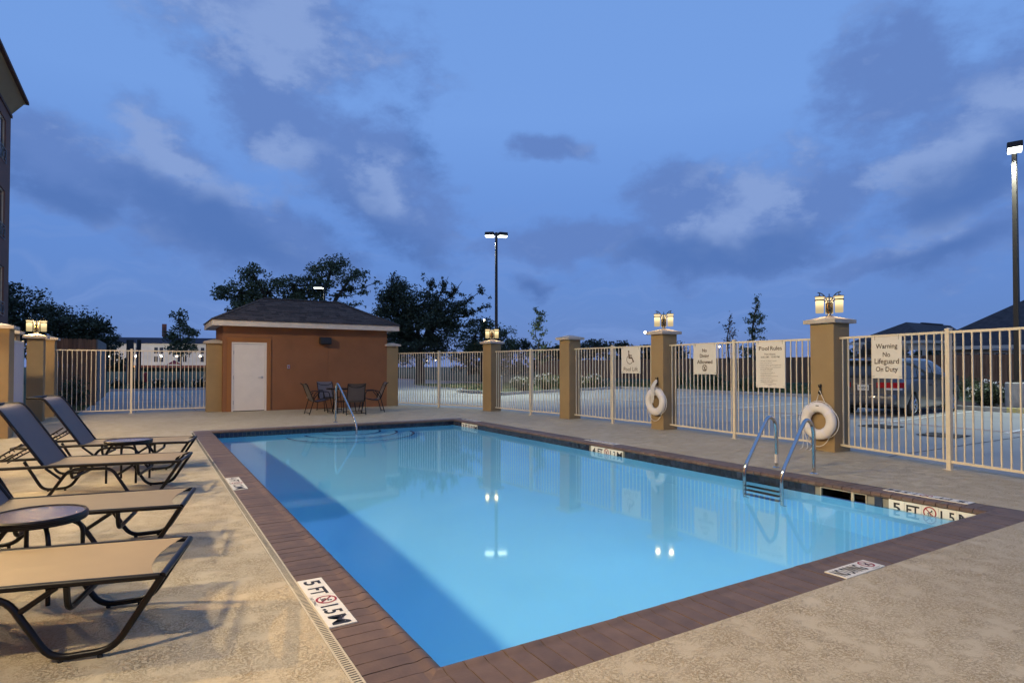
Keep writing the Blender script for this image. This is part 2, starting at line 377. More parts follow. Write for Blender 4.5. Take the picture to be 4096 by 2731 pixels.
# lantern glass: frosted, glowing, lets the bulb through
m = bpy.data.materials.new('lantern_glass'); M['lantern_glass'] = m; m.use_nodes = True; t = m.node_tree; t.nodes.clear()
tr = nd(t, 'ShaderNodeBsdfTransparent'); tr.inputs[0].default_value = (1.0, 0.93, 0.8, 1)
em = nd(t, 'ShaderNodeEmission'); em.inputs[0].default_value = (1.0, 0.77, 0.40, 1); em.inputs[1].default_value = 1.0
co = objco(t); sz = nd(t, 'ShaderNodeSeparateXYZ'); t.links.new(co, sz.inputs[0])
mx_ = nd(t, 'ShaderNodeMixShader'); mx_.inputs[0].default_value = 0.72; t.links.new(tr.outputs[0], mx_.inputs[1]); t.links.new(em.outputs[0], mx_.inputs[2])
hot = nd(t, 'ShaderNodeMath', operation='SUBTRACT'); t.links.new(sz.outputs[2], hot.inputs[0]); hot.inputs[1].default_value = 0.24
hh = mth(t, 'EXPONENT', mth(t, 'MULTIPLY', mth(t, 'POWER', mth(t, 'DIVIDE', hot.outputs[0], 0.075), 2.0), -1.0))
t.links.new(mth(t, 'ADD', mth(t, 'MULTIPLY', hh, 1.15), 0.62), em.inputs[1])
ou = nd(t, 'ShaderNodeOutputMaterial'); t.links.new(mx_.outputs[0], ou.inputs[0])
# table glass
m, t, p = nodes('table_glass'); co = objco(t); p.inputs['Base Color'].default_value = (0.16, 0.12, 0.10, 1); p.inputs['Roughness'].default_value = 0.16
p.inputs['Specular IOR Level'].default_value = 0.9; bump(t, p, noise(t, co, 70, 3), 0.5, 0.004)
mat('shingle', (0.048, 0.040, 0.038), 0.9, var=0.45, nscale=20, bstr=0.5, bscale=150, rand=0.45, world=True)
mat('shingle_far', (0.06, 0.05, 0.052), 0.9, var=0.4, nscale=3, bstr=0.4, bscale=20, world=True)
m, t, p = nodes('cedar'); co = worldco(t, (14, 14, 0.9)); oi = nd(t, 'ShaderNodeObjectInfo')
c1 = mix(t, rng(t, noise(t, co, 1.6, 6), 0.3, 0.7), (0.17, 0.085, 0.045), (0.30, 0.165, 0.09))
hv = nd(t, 'ShaderNodeHueSaturation'); t.links.new(rng(t, oi.outputs['Random'], 0, 1, 0.7, 1.25), hv.inputs['Value']); t.links.new(c1, hv.inputs['Color'])
t.links.new(hv.outputs[0], p.inputs['Base Color']); p.inputs['Roughness'].default_value = 0.85; bump(t, p, noise(t, co, 4, 4), 0.4, 0.004)
mat('bark', (0.055, 0.045, 0.036), 0.95, var=0.4, nscale=6, bstr=0.8, bscale=14, bdist=0.03)
def leafmat(name, a, b):
    m, t, p = nodes(name); g = nd(t, 'ShaderNodeNewGeometry')
    c1 = mix(t, g.outputs['Random Per Island'], a, b); t.links.new(c1, p.inputs['Base Color']); p.inputs['Roughness'].default_value = 0.6
leafmat('leaf_oak', (0.035, 0.053, 0.022), (0.10, 0.125, 0.055))
leafmat('leaf_dark', (0.016, 0.026, 0.012), (0.045, 0.06, 0.026))
leafmat('leaf_young', (0.045, 0.07, 0.022), (0.10, 0.13, 0.05))
leafmat('leaf_russet', (0.06, 0.05, 0.025), (0.13, 0.075, 0.045))
mat('flower', (0.75, 0.74, 0.72), 0.7)
mat('far_wall', (0.66, 0.62, 0.57), 0.85, var=0.12, nscale=0.5, world=True)
mat('far_brick', (0.23, 0.085, 0.06), 0.9, var=0.25, nscale=2, world=True)
mat('far_roof', (0.035, 0.035, 0.055), 0.9, var=0.2, nscale=1, world=True)
m, t, p = nodes('window_glass'); p.inputs['Base Color'].default_value = (0.03, 0.035, 0.04, 1); p.inputs['Roughness'].default_value = 0.06; p.inputs['Specular IOR Level'].default_value = 0.8
emit('warm_window', (1.0, 0.5, 0.12), 0.9)
emit('lamp_far', (1.0, 0.86, 0.62), 9.0)
emit('lamp_head', (0.95, 1.0, 0.86), 7.0)
mat('siding', (0.42, 0.38, 0.34), 0.8, var=0.12, nscale=3, world=True)
mat('red_enamel', (0.30, 0.02, 0.02), 0.4)
m, t, p = nodes('car_paint'); p.inputs['Base Color'].default_value = (0.085, 0.088, 0.10, 1); p.inputs['Metallic'].default_value = 0.55; p.inputs['Roughness'].default_value = 0.32
p.inputs['Coat Weight'].default_value = 1.0; p.inputs['Coat Roughness'].default_value = 0.04
co = objco(t); bump(t, p, noise(t, co, 900, 1), 0.04, 0.0006)
mat('alloy', (0.55, 0.56, 0.58), 0.25, 0.9)
m, t, p = nodes('tail_red'); p.inputs['Base Color'].default_value = (0.38, 0.008, 0.012, 1); p.inputs['Roughness'].default_value = 0.08; p.inputs['Coat Weight'].default_value = 1.0
m, t, p = nodes('tail_clear'); p.inputs['Base Color'].default_value = (0.6, 0.58, 0.58, 1); p.inputs['Roughness'].default_value = 0.1
mat('plate', (0.62, 0.62, 0.60), 0.5)
mat('foam', (0.74, 0.70, 0.66), 0.5, var=0.06, nscale=12, bstr=0.06, bscale=60)
mat('strap', (0.72, 0.69, 0.72), 0.6)
mat('rope', (0.72, 0.69, 0.64), 0.8)
mat('gate_mesh', (0.60, 0.55, 0.55), 0.5, var=0.06)
mat('aged_strip', (0.50, 0.43, 0.30), 0.6, var=0.15, nscale=20, world=True)
mat('slot', (0.03, 0.025, 0.02), 0.9)
mat('sign_board', (0.72, 0.68, 0.60), 0.32, var=0.03, bstr=0.12, bscale=14, bdist=0.01)
mat('iron', (0.05, 0.045, 0.045), 0.6)
mat('weathered_board', (0.17, 0.155, 0.14), 0.85, var=0.25, nscale=3, bstr=0.3, bscale=20)
mat('joint_dark', (0.17, 0.168, 0.16), 0.9)
mat('box_beige', (0.55, 0.5, 0.45), 0.5)

# ------------------------------------------------------------------ ground
PW, PL = 5.716, 11.69           # pool opening
CW = 0.335                      # coping width
WZ = -0.14                      # water level
LOT = -0.08
o = MB(); S = 1500
o.add([(-S, -S, -0.14), (S, -S, -0.14), (S, S, -0.14), (-S, S, -0.14)], [(0, 1, 2, 3)])
# leave the pool pit open: the meadow sheet is a frame round the deck
o = MB(); xs = [-S, -6.3, 8.3, S]; ys = [-S, -7.5, 18.4, S]
for i in range(3):
    for j in range(3):
        if i == 1 and j == 1: continue
        o.add([(xs[i], ys[j], -0.14), (xs[i + 1], ys[j], -0.14), (xs[i + 1], ys[j + 1], -0.14), (xs[i], ys[j + 1], -0.14)], [(0, 1, 2, 3)])
struct(o.build('ground', 'lawn'))
EDGE = [(6.55, 18.75), (7.5, 16.1), (8.45, 14.0), (8.85, 10.4), (9.0, 7.1), (8.85, 3.2), (8.42, 1.3), (7.85, -0.8), (7.2, -4), (7.2, -7.6)]
# deck: four trapezoids round the pool coping plus skirts
x0, x1, y0, y1 = -CW - 0.06, PW + CW, -CW, PL + CW
o = MB()
def quadsheet(poly, z): o.add([(x, y, z) for x, y in poly], [tuple(range(len(poly)))])
quadsheet([(-6.4, -7.6), (x0, -7.6), (x0, 18.75), (-6.4, 18.75)], 0)
quadsheet([(x0, -7.6), (x1, -7.6), (x1, y0), (x0, y0)], 0)
quadsheet([(x0, y1), (x1, y1), (x1, 18.75), (x0, 18.75)], 0)
east = [(x1, 18.75)] + [(x1, -7.6)] + EDGE[::-1]
for i in range(len(EDGE) - 1):
    a, b = EDGE[i], EDGE[i + 1]; quadsheet([(x1, a[1]), (x1, b[1]), b, a], 0)
    o.add([(a[0], a[1], 0), (b[0], b[1], 0), (b[0], b[1], -0.2), (a[0], a[1], -0.2)], [(0, 1, 2, 3)])
o.add([(-6.4, 18.75, 0), (6.55, 18.75, 0), (6.55, 18.75, -0.2), (-6.4, 18.75, -0.2)], [(0, 1, 2, 3)])
struct(o.build('deck', 'deck'))
# red edge line on the step down to the lot
o = MB()
for i in range(len(EDGE) - 1):
    a, b = Vector(EDGE[i]), Vector(EDGE[i + 1]); d = (b - a).normalized(); n = Vector((-d.y, d.x)) * 0.03
    o.add([(a.x, a.y, LOT + 0.012), (b.x, b.y, LOT + 0.012), (b.x + n.x, b.y + n.y, LOT + 0.012), (a.x + n.x, a.y + n.y, LOT + 0.012)], [(0, 1, 2, 3)])
struct(o.build('edge_line', 'red_paint'))
# parking lot
o = MB()
quadsheet([(6.4, -14), (22.3, -14), (22.3, 8.6), (25.6, 8.6), (25.6, 27.5), (15.2, 24.2), (14.2, 23.6), (6.4, 23.6)], LOT)
quadsheet([(-3.1, 18.70), (6.45, 18.70), (6.45, 39.5), (-3.1, 39.5)], LOT + 0.004)
quadsheet([(6.4, 23.6), (14.2, 23.6), (13.9, 28), (22.5, 40.5), (22.6, 64), (6.4, 64)], LOT - 0.006)
struct(o.build('parking_lot', 'lot_concrete'))
# lot joints
o = MB()
for xx in (-1.5, 0.2, 2.0, 4.0): o.box(xx, xx + 0.025, 18.8, 39.4, LOT + 0.005, LOT + 0.010)
for yy in np.arange(21, 39, 2.4): o.box(-3.0, 6.4, yy, yy + 0.015, LOT + 0.006, LOT + 0.009)
for yy in np.arange(-8, 27, 5.3): o.box(8.9, 22.2 if yy < 8 else 25.5, yy, yy + 0.02, LOT + 0.004, LOT + 0.008)
struct(o.build('lot_joint', 'joint_dark'))
# painted markings
o = MB()
for (a, b, w) in (((14.9, 3.05), (22.1, 3.62), .1), ((14.9, 5.7), (22.1, 6.33), .1), ((14.9, 8.45), (22.1, 9.0), .1), ((14.9, 11.2), (22.6, 11.95), .1), ((14.9, 13.95), (22.8, 14.8), .1), ((14.9, 16.75), (23.2, 17.8), .1), ((14.9, .4), (22.1, .95), .1)):
    d = (Vector(b) - Vector(a)).normalized(); n = Vector((-d.y, d.x)) * w / 2
    o.add([(a[0] + n.x, a[1] + n.y, LOT + .013), (a[0] - n.x, a[1] - n.y, LOT + .013), (b[0] - n.x, b[1] - n.y, LOT + .013), (b[0] + n.x, b[1] + n.y, LOT + .013)], [(0, 1, 2, 3)])
struct(o.build('parking_line', 'white_paint'))
o = MB(); pp = [(15.0, -6), (15.2, 3), (15.55, 7.5), (16.0, 13.0), (16.2, 19)]
for a, b in zip(pp, pp[1:]): o.add([(a[0] - .04, a[1], LOT + .017), (a[0] + .04, a[1], LOT + .017), (b[0] + .04, b[1], LOT + .017), (b[0] - .04, b[1], LOT + .017)], [(0, 1, 2, 3)])
struct(o.build('fire_lane_line', 'red_paint'))
# kerbs (real steps)
o = MB()
def kerb(a, b, w=.15, z1=.07, z0=-.13):
    a = Vector(a); b = Vector(b); d = (b - a); L = d.length; mx = Matrix.Translation((a.x, a.y, 0)) @ Matrix.Rotation(math.atan2(d.y, d.x), 4, 'Z')
    o.bevbox(0, L, 0, w, z0, z1, .02, mx)
kerb((22.46, -14), (22.46, 8.6)); 
kerb((22.30, 8.75), (25.6, 8.75), .15, .068); kerb((25.76, 8.9), (25.76, 27.6), .15, .071)
kerb((15.2, 24.2), (25.6, 27.5), .15, .069); kerb((14.35, 23.55), (15.2, 24.21), .15, .072); kerb((14.05, 28.0), (14.35, 23.6), .0 + .15, .0705)
kerb((13.9, 28), (22.5, 40.5), .15, .067); kerb((22.6, 40.5), (22.7, 64), .15, .068)
kerb((-3.1, 39.5), (6.4, 39.5), .15, .066)
struct(o.build('kerb', 'curb_concrete'))
o = MB(); o.bevbox(22.29, 22.455, 5.0, 5.6, -.13, .0745, .02); struct(o.build('kerb_paint', 'yellow_paint'))
# raised planted ground behind the kerbs
def sheet(name, fn, xr, yr, nx, ny, m):
    o = MB(); X = np.linspace(*xr, nx); Y = np.linspace(*yr, ny)
    o.v = [(x, y, fn(x, y)) for y in Y for x in X]; o.f = [(j * nx + i, j * nx + i + 1, (j + 1) * nx + i + 1, (j + 1) * nx + i) for j in range(ny - 1) for i in range(nx - 1)]
    return struct(o.build(name, m, smooth=True))
def rise(x): return .05 + .20 * min(1, max(0, (x - 25.7) / 11))
sheet('planting_strip', lambda x, y: rise(x) + .03 * math.sin(x * 1.3 + y), (25.72, 75), (-14, 80), 40, 40, 'lawn')
sheet('planting_bed', lambda x, y: .045 + .02 * math.sin(x * 2 + y * 3), (22.44, 25.73), (-14, 8.7), 8, 24, 'mulch')
o = MB(); o.prism([(14.4, 23.7), (15.2, 24.35), (25.7, 27.65), (25.7, 60), (22.7, 60), (22.6, 40.5), (14.1, 28)], -.1, .045); struct(o.build('grass_island', 'lawn'))
o = MB(); o.box(-3.05, 6.4, 39.65, 130, -.12, .035); struct(o.build('far_lawn', 'lawn'))
o = MB(); o.box(-1.2, 6.4, 39.66, 43.5, .0, .06); struct(o.build('flower_bed', 'mulch'))
# ------------------------------------------------------------------ pool
pool = thing('swimming_pool', 'rectangular blue swimming pool with brown brick coping set in the beige deck', 'pool')
def depth(y): return -1.62 + (y / PL) * 0.55
o = MB(); N = 24
for i in range(N):
    ya, yb = PL * i / N, PL * (i + 1) / N; za, zb = depth(ya), depth(yb)
    o.add([(0, ya, za), (PW, ya, za), (PW, yb, zb), (0, yb, zb)], [(0, 1, 2, 3)])
    for x in (0, PW): o.add([(x, ya, za), (x, yb, zb), (x, yb, -.205), (x, ya, -.205)], [(0, 1, 2, 3)])
for y in (0, PL): o.add([(0, y, depth(y)), (PW, y, depth(y)), (PW, y, -.205), (0, y, -.205)], [(0, 1, 2, 3)])
bs = o.build('basin', 'plaster', pool); bs.cycles.is_caustics_receiver = True
# grout wall behind the tiles (a frame 12 mm behind the tile faces)
g = .012; o = MB()
skim = (1.12, 1.66)
o.box(-.06, -g, -.06, PL + .06, -.206, -.04); o.box(-g, PW + .06, -.06, -g, -.206, -.04); o.box(-g, PW + g, PL + g, PL + .06, -.206, -.04)
o.box(PW + g, PW + .06, -g, skim[0], -.206, -.04); o.box(PW + g, PW + .06, skim[1], PL + .06, -.206, -.04)
o.build('grout_bed', 'grout', pool)
TS = .0865
tile_me = MB().box(0, .012, 0, TS - .0045, 0, TS - .0045)
tm = bpy.data.meshes.new('tile'); tm.from_pydata(tile_me.v, [], tile_me.f); tm.materials.append(M['pool_tile'])
gaps = [(.085, .885), (5.14, 5.99), (10.38, 11.23)]
rest = MB(); n_t = 0
ny = int(PL / TS)
for r_ in range(2):
    z = -.041 - (r_ + 1) * TS + .004
    if r_ == 1: z += .002
    for i in range(ny + 1):
        y = i * TS + .003
        if y + TS > PL + .02: continue
        if any(a - TS + .006 < y < b - .006 for a, b in gaps): continue
        if skim[0] - TS + .004 < y < skim[1] - .004: continue
        if y < 6.6 and r_ == 0 or y < 5.0:
            link('tile', tm, pool, T(PW, y, z)); n_t += 1
        else: rest.box(PW, PW + .012, y, y + TS - .0045, z, z + TS - .0045)
    for i in range(int(PW / TS)):
        x = i * TS + .006
        link('tile', tm, pool, Matrix.Translation((x + TS - .0045, PL, z)) @ Matrix.Rotation(R(90), 4, 'Z')); n_t += 1
    for i in range(ny): rest.box(-.012, 0, i * TS, i * TS + TS - .0045, z, z + TS - .0045)
    for i in range(int(PW / TS)): rest.box(i * TS, i * TS + TS - .0045, -.012, 0, z, z + TS - .0045)
stuff(rest.build('tile_rows', 'pool_tile', pool))
# skimmer mouth
o = MB(); o.box(PW + .05, PW + .45, skim[0], skim[1], -.21, -.205); o.box(PW + .44, PW + .45, skim[0], skim[1], -.205, -.04)
o.box(PW + .05, PW + .44, skim[0] - .01, skim[0], -.205, -.04); o.box(PW + .05, PW + .44, skim[1], skim[1] + .01, -.205, -.04); o.box(PW + .02, PW + .45, skim[0], skim[1], -.04, -.03)
sk = o.build('skimmer_throat', 'black_plastic', pool)
o = MB(); o.box(PW - .004, PW + .02, skim[0], skim[1], -.052, -.042); o.box(PW - .004, PW + .02, skim[0], skim[0] + .01, -.2, -.052); o.box(PW - .004, PW + .02, skim[1] - .01, skim[1], -.2, -.052); o.box(PW + .01, PW + .03, 1.27, 1.30, -.2, -.052)
o.build('skimmer_frame', 'aged_strip', pool)
# coping bricks: bullnose profile swept 0.1 m
prof = [(.335, -.002), (.30, 0), (.12, 0), (.085, -.004), (.06, -.001), (.035, .006), (.012, .003), (-.008, -.008), (-.018, -.024), (-.014, -.040), (0, -.046), (.335, -.046)]
def brick_mesh(bw):
    o = MB(); n = len(prof); o.v = [(-a, 0, z) for a, z in prof] + [(-a, bw - .006, z) for a, z in prof]
    o.f = [tuple(range(n)), tuple(range(n, 2 * n))[::-1]] + [(i, (i + 1) % n, n + (i + 1) % n, n + i) for i in range(n)]
    me = bpy.data.meshes.new('coping_brick'); me.from_pydata(o.v, [], o.f); me.materials.append(M['coping'])
    bm = bmesh.new(); bm.from_mesh(me); bmesh.ops.recalc_face_normals(bm, faces=bm.faces[:]); bm.to_mesh(me); bm.free()
    me.shade_smooth(); me.set_sharp_from_angle(angle=R(35)); return me
nb = 109; bw = PL / nb; bme = brick_mesh(bw)
nbx = 53; bwx = PW / nbx; bmx = brick_mesh(bwx)
mk = []   # marker slots on coping: (side, a, b)
Lm = [(.675, 1.475), (4.825, 5.65)]; Rm = [(.22, 1.04), (5.59, 6.43), (10.8, 11.62)]; Nm = [(2.75, 3.225)]
def jit(): return rnd.uniform(-.0012, .0012)
for i in range(nb):
    link('coping_brick', bme, pool, T(0, i * bw + .003, jit()))
    link('coping_brick', bme, pool, Matrix.Translation((PW, (i + 1) * bw - .003, jit())) @ Matrix.Rotation(math.pi, 4, 'Z'))
cr_rest = MB()
for i in range(nbx):
    link('coping_brick', bmx, pool, Matrix.Translation(((i + 1) * bwx - .003, 0, jit())) @ Matrix.Rotation(R(90), 4, 'Z'))
# far side: bricks share one mesh part (joints under ten pixels)
n = len(prof)
for i in range(nbx):
    mxx = Matrix.Translation((i * bwx + .003, PL, jit())) @ Matrix.Rotation(R(-90), 4, 'Z')
    v = [(-a, 0, z) for a, z in prof] + [(-a, bwx - .006, z) for a, z in prof]
    cr_rest.add(v, [tuple(range(n)), tuple(range(n, 2 * n))[::-1]] + [(k, (k + 1) % n, n + (k + 1) % n, n + k) for k in range(n)], mxx)
stuff(cr_rest.build('coping_row', 'coping', pool, smooth=True, angle=35))
# mitred corner pieces
for (cx_, cy_, sx, sy) in ((0, 0, -1, -1), (PW, 0, 1, -1), (0, PL, -1, 1), (PW, PL, 1, 1)):
    o = MB(); k = len(prof); v = []
    for a, z in prof: v += [(cx_ + sx * a, cy_ + sy * a, z)]
    va = [(cx_ + sx * a, cy_ + (sy * .001 if a > 0 else 0), z) for a, z in prof]; vb = [(cx_ + (sx * .001 if a > 0 else 0), cy_ + sy * a, z) for a, z in prof]
    for i in range(k - 1): o.add([va[i], v[i], v[i + 1], va[i + 1]], [(0, 1, 2, 3)]); o.add([v[i], vb[i], vb[i + 1], v[i + 1]], [(0, 1, 2, 3)])
    o.build('corner_piece', 'coping', pool, smooth=True, angle=35)
o = MB(); e = .003
o.box(-CW + .002, -.01, -CW, PL + CW, -.06, -.0055); o.box(PW + .01, PW + CW - .002, -CW, PL + CW, -.06, -.0055); o.box(-.01, PW + .01, -CW + .002, -.01, -.06, -.0056); o.box(-.01, PW + .01, PL + .01, PL + CW - .002, -.06, -.0056)
o.build('mortar_bed', 'mortar', pool)
# water
o = MB(); nx, ny_ = 2, 2
o.add([(-.01, -.01, WZ), (PW + .01, -.01, WZ), (PW + .01, PL + .01, WZ), (-.01, PL + .01, WZ)], [(0, 1, 2, 3)])
water = struct(o.build('water', 'water', None, True, 180, recalc=False)); water.cycles.is_caustics_caster = True
# entry steps with blue tile nosing
SC = (3.0, PL); 
for k, (r_, z) in enumerate(((.70, -.36), (1.10, -.60), (1.50, -.84))):
    poly = [(SC[0] + r_ * math.cos(R(180 + 180 * i / 28)), SC[1] - .002 + r_ * math.sin(R(180 + 180 * i / 28))) for i in range(29)]
    st = MB().prism(poly, -1.2, z).build('entry_step', 'plaster', pool); st.cycles.is_caustics_receiver = True
    v, f = flat_ring(r_ - .055, r_ + .002, 181, 359, 28, SC, z + .004); MB().add(v, f).build('nosing', 'trim_tile', st)
# lamp added under water in the near wall, unseen, to make the pool glow
pl_t = thing('added_pool_light', 'round underwater light added in the near pool wall to brighten the water', 'pool light', (2.86, .0, -.75))
MB().lathe([(.0001, .03), (.10, .03), (.13, .012), (.13, 0), (.0001, 0)], 24, Matrix.Rotation(R(-90), 4, 'X')).build('bezel', 'steel', pl_t, True)
MB().cyl(.095, .031, .036, 24, Matrix.Rotation(R(-90), 4, 'X')).build('lens', 'lamp_head', pl_t)
ld = bpy.data.lights.new('added_pool_lamp', 'SPOT'); ld.energy = POOL_W; ld.color = (.62, .86, 1.0); ld.spot_size = R(175); ld.spot_blend = .5; ld.shadow_soft_size = .09
lo = bpy.data.objects.new('added_pool_lamp', ld); C.objects.link(lo); lo.parent = pl_t; lo.location = (0, .06, 0); lo.rotation_euler = (R(90), 0, 0)
# depth markers
def nodive(mb_red, mb_ink, r, mx):
    v, f = flat_ring(r * .80, r, 0, 360, 28); mb_red.add(v, f, mx)
    v, f = flat_bar((-r * .6, r * .6), (r * .6, -r * .6), r * .16); mb_red.add(v, f, mx @ T(0, 0, .0006))
    for a, b, w in (((-.32, -.12), (.28, .22), .15), ((-.05, .0), (.1, -.42), .13), ((-.3, -.1), (-.12, -.42), .12), ((-.5, -.45), (.5, -.45), .07), ((.2, .2), (.42, .05), .09)):
        v, f = flat_bar((a[0] * r, a[1] * r), (b[0] * r, b[1] * r), w * r); mb_ink.add(v, f, mx)
    v, f = flat_disc(r * .12, (r * .3, r * .36)); mb_ink.add(v, f, mx)
def marker(parts, org, along, up, length, hgt, parent, small=None):
    mx = frame_mx(org, along, up); k = len(parts); w = length / k
    for i, txt in enumerate(parts):
        tl = MB().box(i * w + .0015, (i + 1) * w - .0015, 0, hgt, -.008, .002, mx).build('marker_tile', 'marker_tile', pool)
        c = mx @ T((i + .5) * w, hgt * .5, .0035)
        if txt == '@':
            a, b = MB(), MB(); nodive(a, b, min(w, hgt) * .40, c @ T(0, hgt * .06, 0)); a.build('prohibition_sign', 'ink_red', tl); 
            if small:
                v, f = text_geo('NO DIVING', width=w * .8); b.add(v, f, c @ T(0, -hgt * .42, 0))
            b.build('diver_mark', 'ink', tl)
        else:
            v, f = text_geo(txt, width=w * (.78 if len(txt) > 1 or txt == 'M' else .48), height=hgt * .66, bold=.022)
            MB().add(v, f, c).build('lettering', 'ink', tl)
five = ['5', 'FT', '@', '1.5', 'M']; four = ['4', 'FT', '@', '1.2', 'M']; three = ['3', 'FT', '@', '0.9', 'M']
ZT = .0035
for P_, (a, b) in ((five, Lm[0]), (four, Lm[1])): marker(P_, (-CW, b, ZT), (0, -1, 0), (1, 0, 0), b - a, .152, pool, True)
for P_, (a, b) in ((five, Rm[0]), (four, Rm[1]), (three, Rm[2])): marker(P_, (PW + CW, a, ZT), (0, 1, 0), (-1, 0, 0), b - a, .152, pool, True)
wall5 = ['5', 'FT', '@', '1 5', 'M']; wall4 = ['4', 'FT', '@', '1 2', 'M']; wall3 = ['3', 'FT', '@', '0 9', 'M']
for P_, (a, b) in ((wall5, gaps[0]), (wall4, gaps[1]), (wall3, gaps[2])): marker(P_, (PW - .002, b, -.200), (0, -1, 0), (0, 0, 1), b - a, .155, pool)
# NO DIVING tile on the near coping
mx = frame_mx((2.75, -CW, ZT), (1, 0, 0), (0, 1, 0))
tl = MB().box(0, .475, 0, .152, -.008, .002, mx).build('marker_tile', 'marker_tile', pool)
v, f = text_geo('NO DIVING', width=.29, height=.115, bold=.02); a, b = MB(), MB(); b.add(v, f, mx @ T(.165, .076, .0035))
nodive(a, b, .055, mx @ T(.395, .088, .0035)); v, f = text_geo('NO DIVING', width=.10); b.add(v, f, mx @ T(.395, .016, .0035))
a.build('prohibition_sign', 'ink_red', tl); b.build('lettering', 'ink', tl)
# slotted drain strip along the left coping
dr = thing('drain_channel', 'narrow cream slotted drain strip along the brick coping beside the loungers', 'drain', (-CW - .03, 0, 0))
o = MB(); o.box(-.029, .029, -.6, PL + .3, -.05, .0015); o.build('cover', 'aged_strip', dr)
o = MB()
for i in range(int(12.2 / .022)): o.box(-.018, .018, -.55 + i * .022, -.55 + i * .022 + .006, .0018, .0026)
stuff(o.build('slots', 'slot', dr))

# ------------------------------------------------------------------ pillars, fences
def pillar_at(x, y, s, rz, label, h=2.1, light=None, lrot=0, m='stucco_tan', group='stucco fence pillars with stone caps'):
    t_ = thing('fence_pillar', label, 'pillar', (x, y, 0), rz, group)
    o = MB(); o.bevbox(-s / 2, s / 2, -s / 2, s / 2, -.1, h - .002, .008); o.build('shaft', m, t_)
    c = s / 2 + .075; z0 = h; o = MB()
    o.v = [(-c, -c, z0), (c, -c, z0), (c, c, z0), (-c, c, z0), (-c, -c, z0 + .06), (c, -c, z0 + .06), (c, c, z0 + .06), (-c, c, z0 + .06), (-.05, -.05, z0 + .125), (.05, -.05, z0 + .125), (.05, .05, z0 + .125), (-.05, .05, z0 + .125)]
    o.f = [(0, 3, 2, 1), (8, 9, 10, 11)] + [(i, (i + 1) % 4, 4 + (i + 1) % 4, 4 + i) for i in range(4)] + [(4 + i, 4 + (i + 1) % 4, 8 + (i + 1) % 4, 8 + i) for i in range(4)]
    o.build('cap', 'cap_stone', t_)
    return t_
def lantern(name, x, y, z, rz, label, watts=None):
    t_ = thing(name, label, 'lamp', (x, y, z), rz, 'three-armed lanterns on the pillars')
    MB().lathe([(.0001, 0), (.055, 0), (.055, .012), (.03, .022), (.026, .05), (.0001, .05)], 20).build('base', 'nickel', t_, True)
    o = MB()
    o.lathe([(.0001, .05), (.042, .05), (.042, .115), (.05, .118), (.05, .225), (.042, .232), (.0001, .232)], 12); o.build('body', 'brass_dark', t_)
    o = MB()
    for k in range(12):
        a = 2 * math.pi * k / 12; o.box(.0475, .056, -.004, .004, .07, .222, Matrix.Rotation(a + .26, 4, 'Z'))
    o.build('ribs', 'black_metal', t_)
    for k, ang in enumerate((150, 30, 270)):
        mx = Matrix.Rotation(R(ang), 4, 'Z')
        pts = [(.03, 0, .22), (.05, 0, .29), (.085, 0, .345), (.125, 0, .378), (.165, 0, .392), (.195, 0, .394)]
        arm = MB().tube(fillet(pts, .03, 2), .010, 8, mx).build('arm', 'nickel', t_, True)
        o = MB(); o.cyl(.0075, .34, .392, 8, mx @ T(.165, 0, 0)); o.lathe([(.0001, .345), (.028, .345), (.03, .338), (.074, .334), (.077, .324), (.0001, .322)], 18, mx @ T(.165, 0, 0)); o.build('fitter', 'black_metal', t_, True)
        gl_ = MB().lathe([(.071, .325), (.066, .31), (.062, .285), (.062, .07), (.058, .052)], 22, mx @ T(.165, 0, 0)).build('glass', 'lantern_glass', t_, True)
        MB().lathe([(.0625, .258), (.075, .258), (.075, .278), (.0625, .278)], 22, mx @ T(.165, 0, 0), closed=True).build('band', 'black_metal', gl_, True)
        if (watts or 0) > 200 and k: continue          # the bright row burns one strong bulb each
        ld = bpy.data.lights.new('bulb', 'POINT'); ld.energy = (watts * 2.6 if (watts or 0) > 200 else watts) or LAMP_W; ld.color = (1.0, 0.70, 0.34); ld.shadow_soft_size = .02 if (watts or 0) > 200 else .048
        lo = bpy.data.objects.new('bulb', ld); C.objects.link(lo); lo.parent = t_; lo.location = mx @ Vector((.165, 0, .19))
    return t_
P1, P2, P3, P4 = (8.10, 13.89), (8.52, 10.37), (8.68, 7.10), (8.56, 3.22)
pillar_at(*P1, .41, R(9), 'tan stucco pillar carrying a lantern, beyond the far corner of the pool')
pillar_at(*P2, .40, R(4), 'tan stucco pillar with plain pyramid cap and no lamp on it')
pillar_at(*P3, .40, R(-4), 'tan stucco pillar with a lantern above a life ring draped in coiled rope')
pillar_at(*P4, .42, R(-3), 'tan stucco pillar beside the grey van with a life ring hung from a black hook')
pillar_at(7.6, -1.0, .42, R(-14), 'tan stucco pillar at the end of the fence behind the deck corner')
pillar_at(.58, 18.1, .42, 0, 'tan stucco pillar against the door end of the pump house')
pillar_at(6.2, 17.86, .42, 0, 'tan stucco pillar against the pump house next to the patio chairs')
def face_cam(x, y): return math.atan2(y + 2.565, x + 1.17) + R(90) - R(270) + R(90)
for (px, py), lb in ((P1, 'lit lantern on the pillar beyond the far corner of the pool'), (P3, 'lit lantern on the pillar with the rope-draped life ring'), (P4, 'lit lantern on the pillar beside the grey van')):
    lantern('pillar_lantern', px, py, 2.225, math.atan2(py + 2.565, px + 1.17) - R(270), lb)
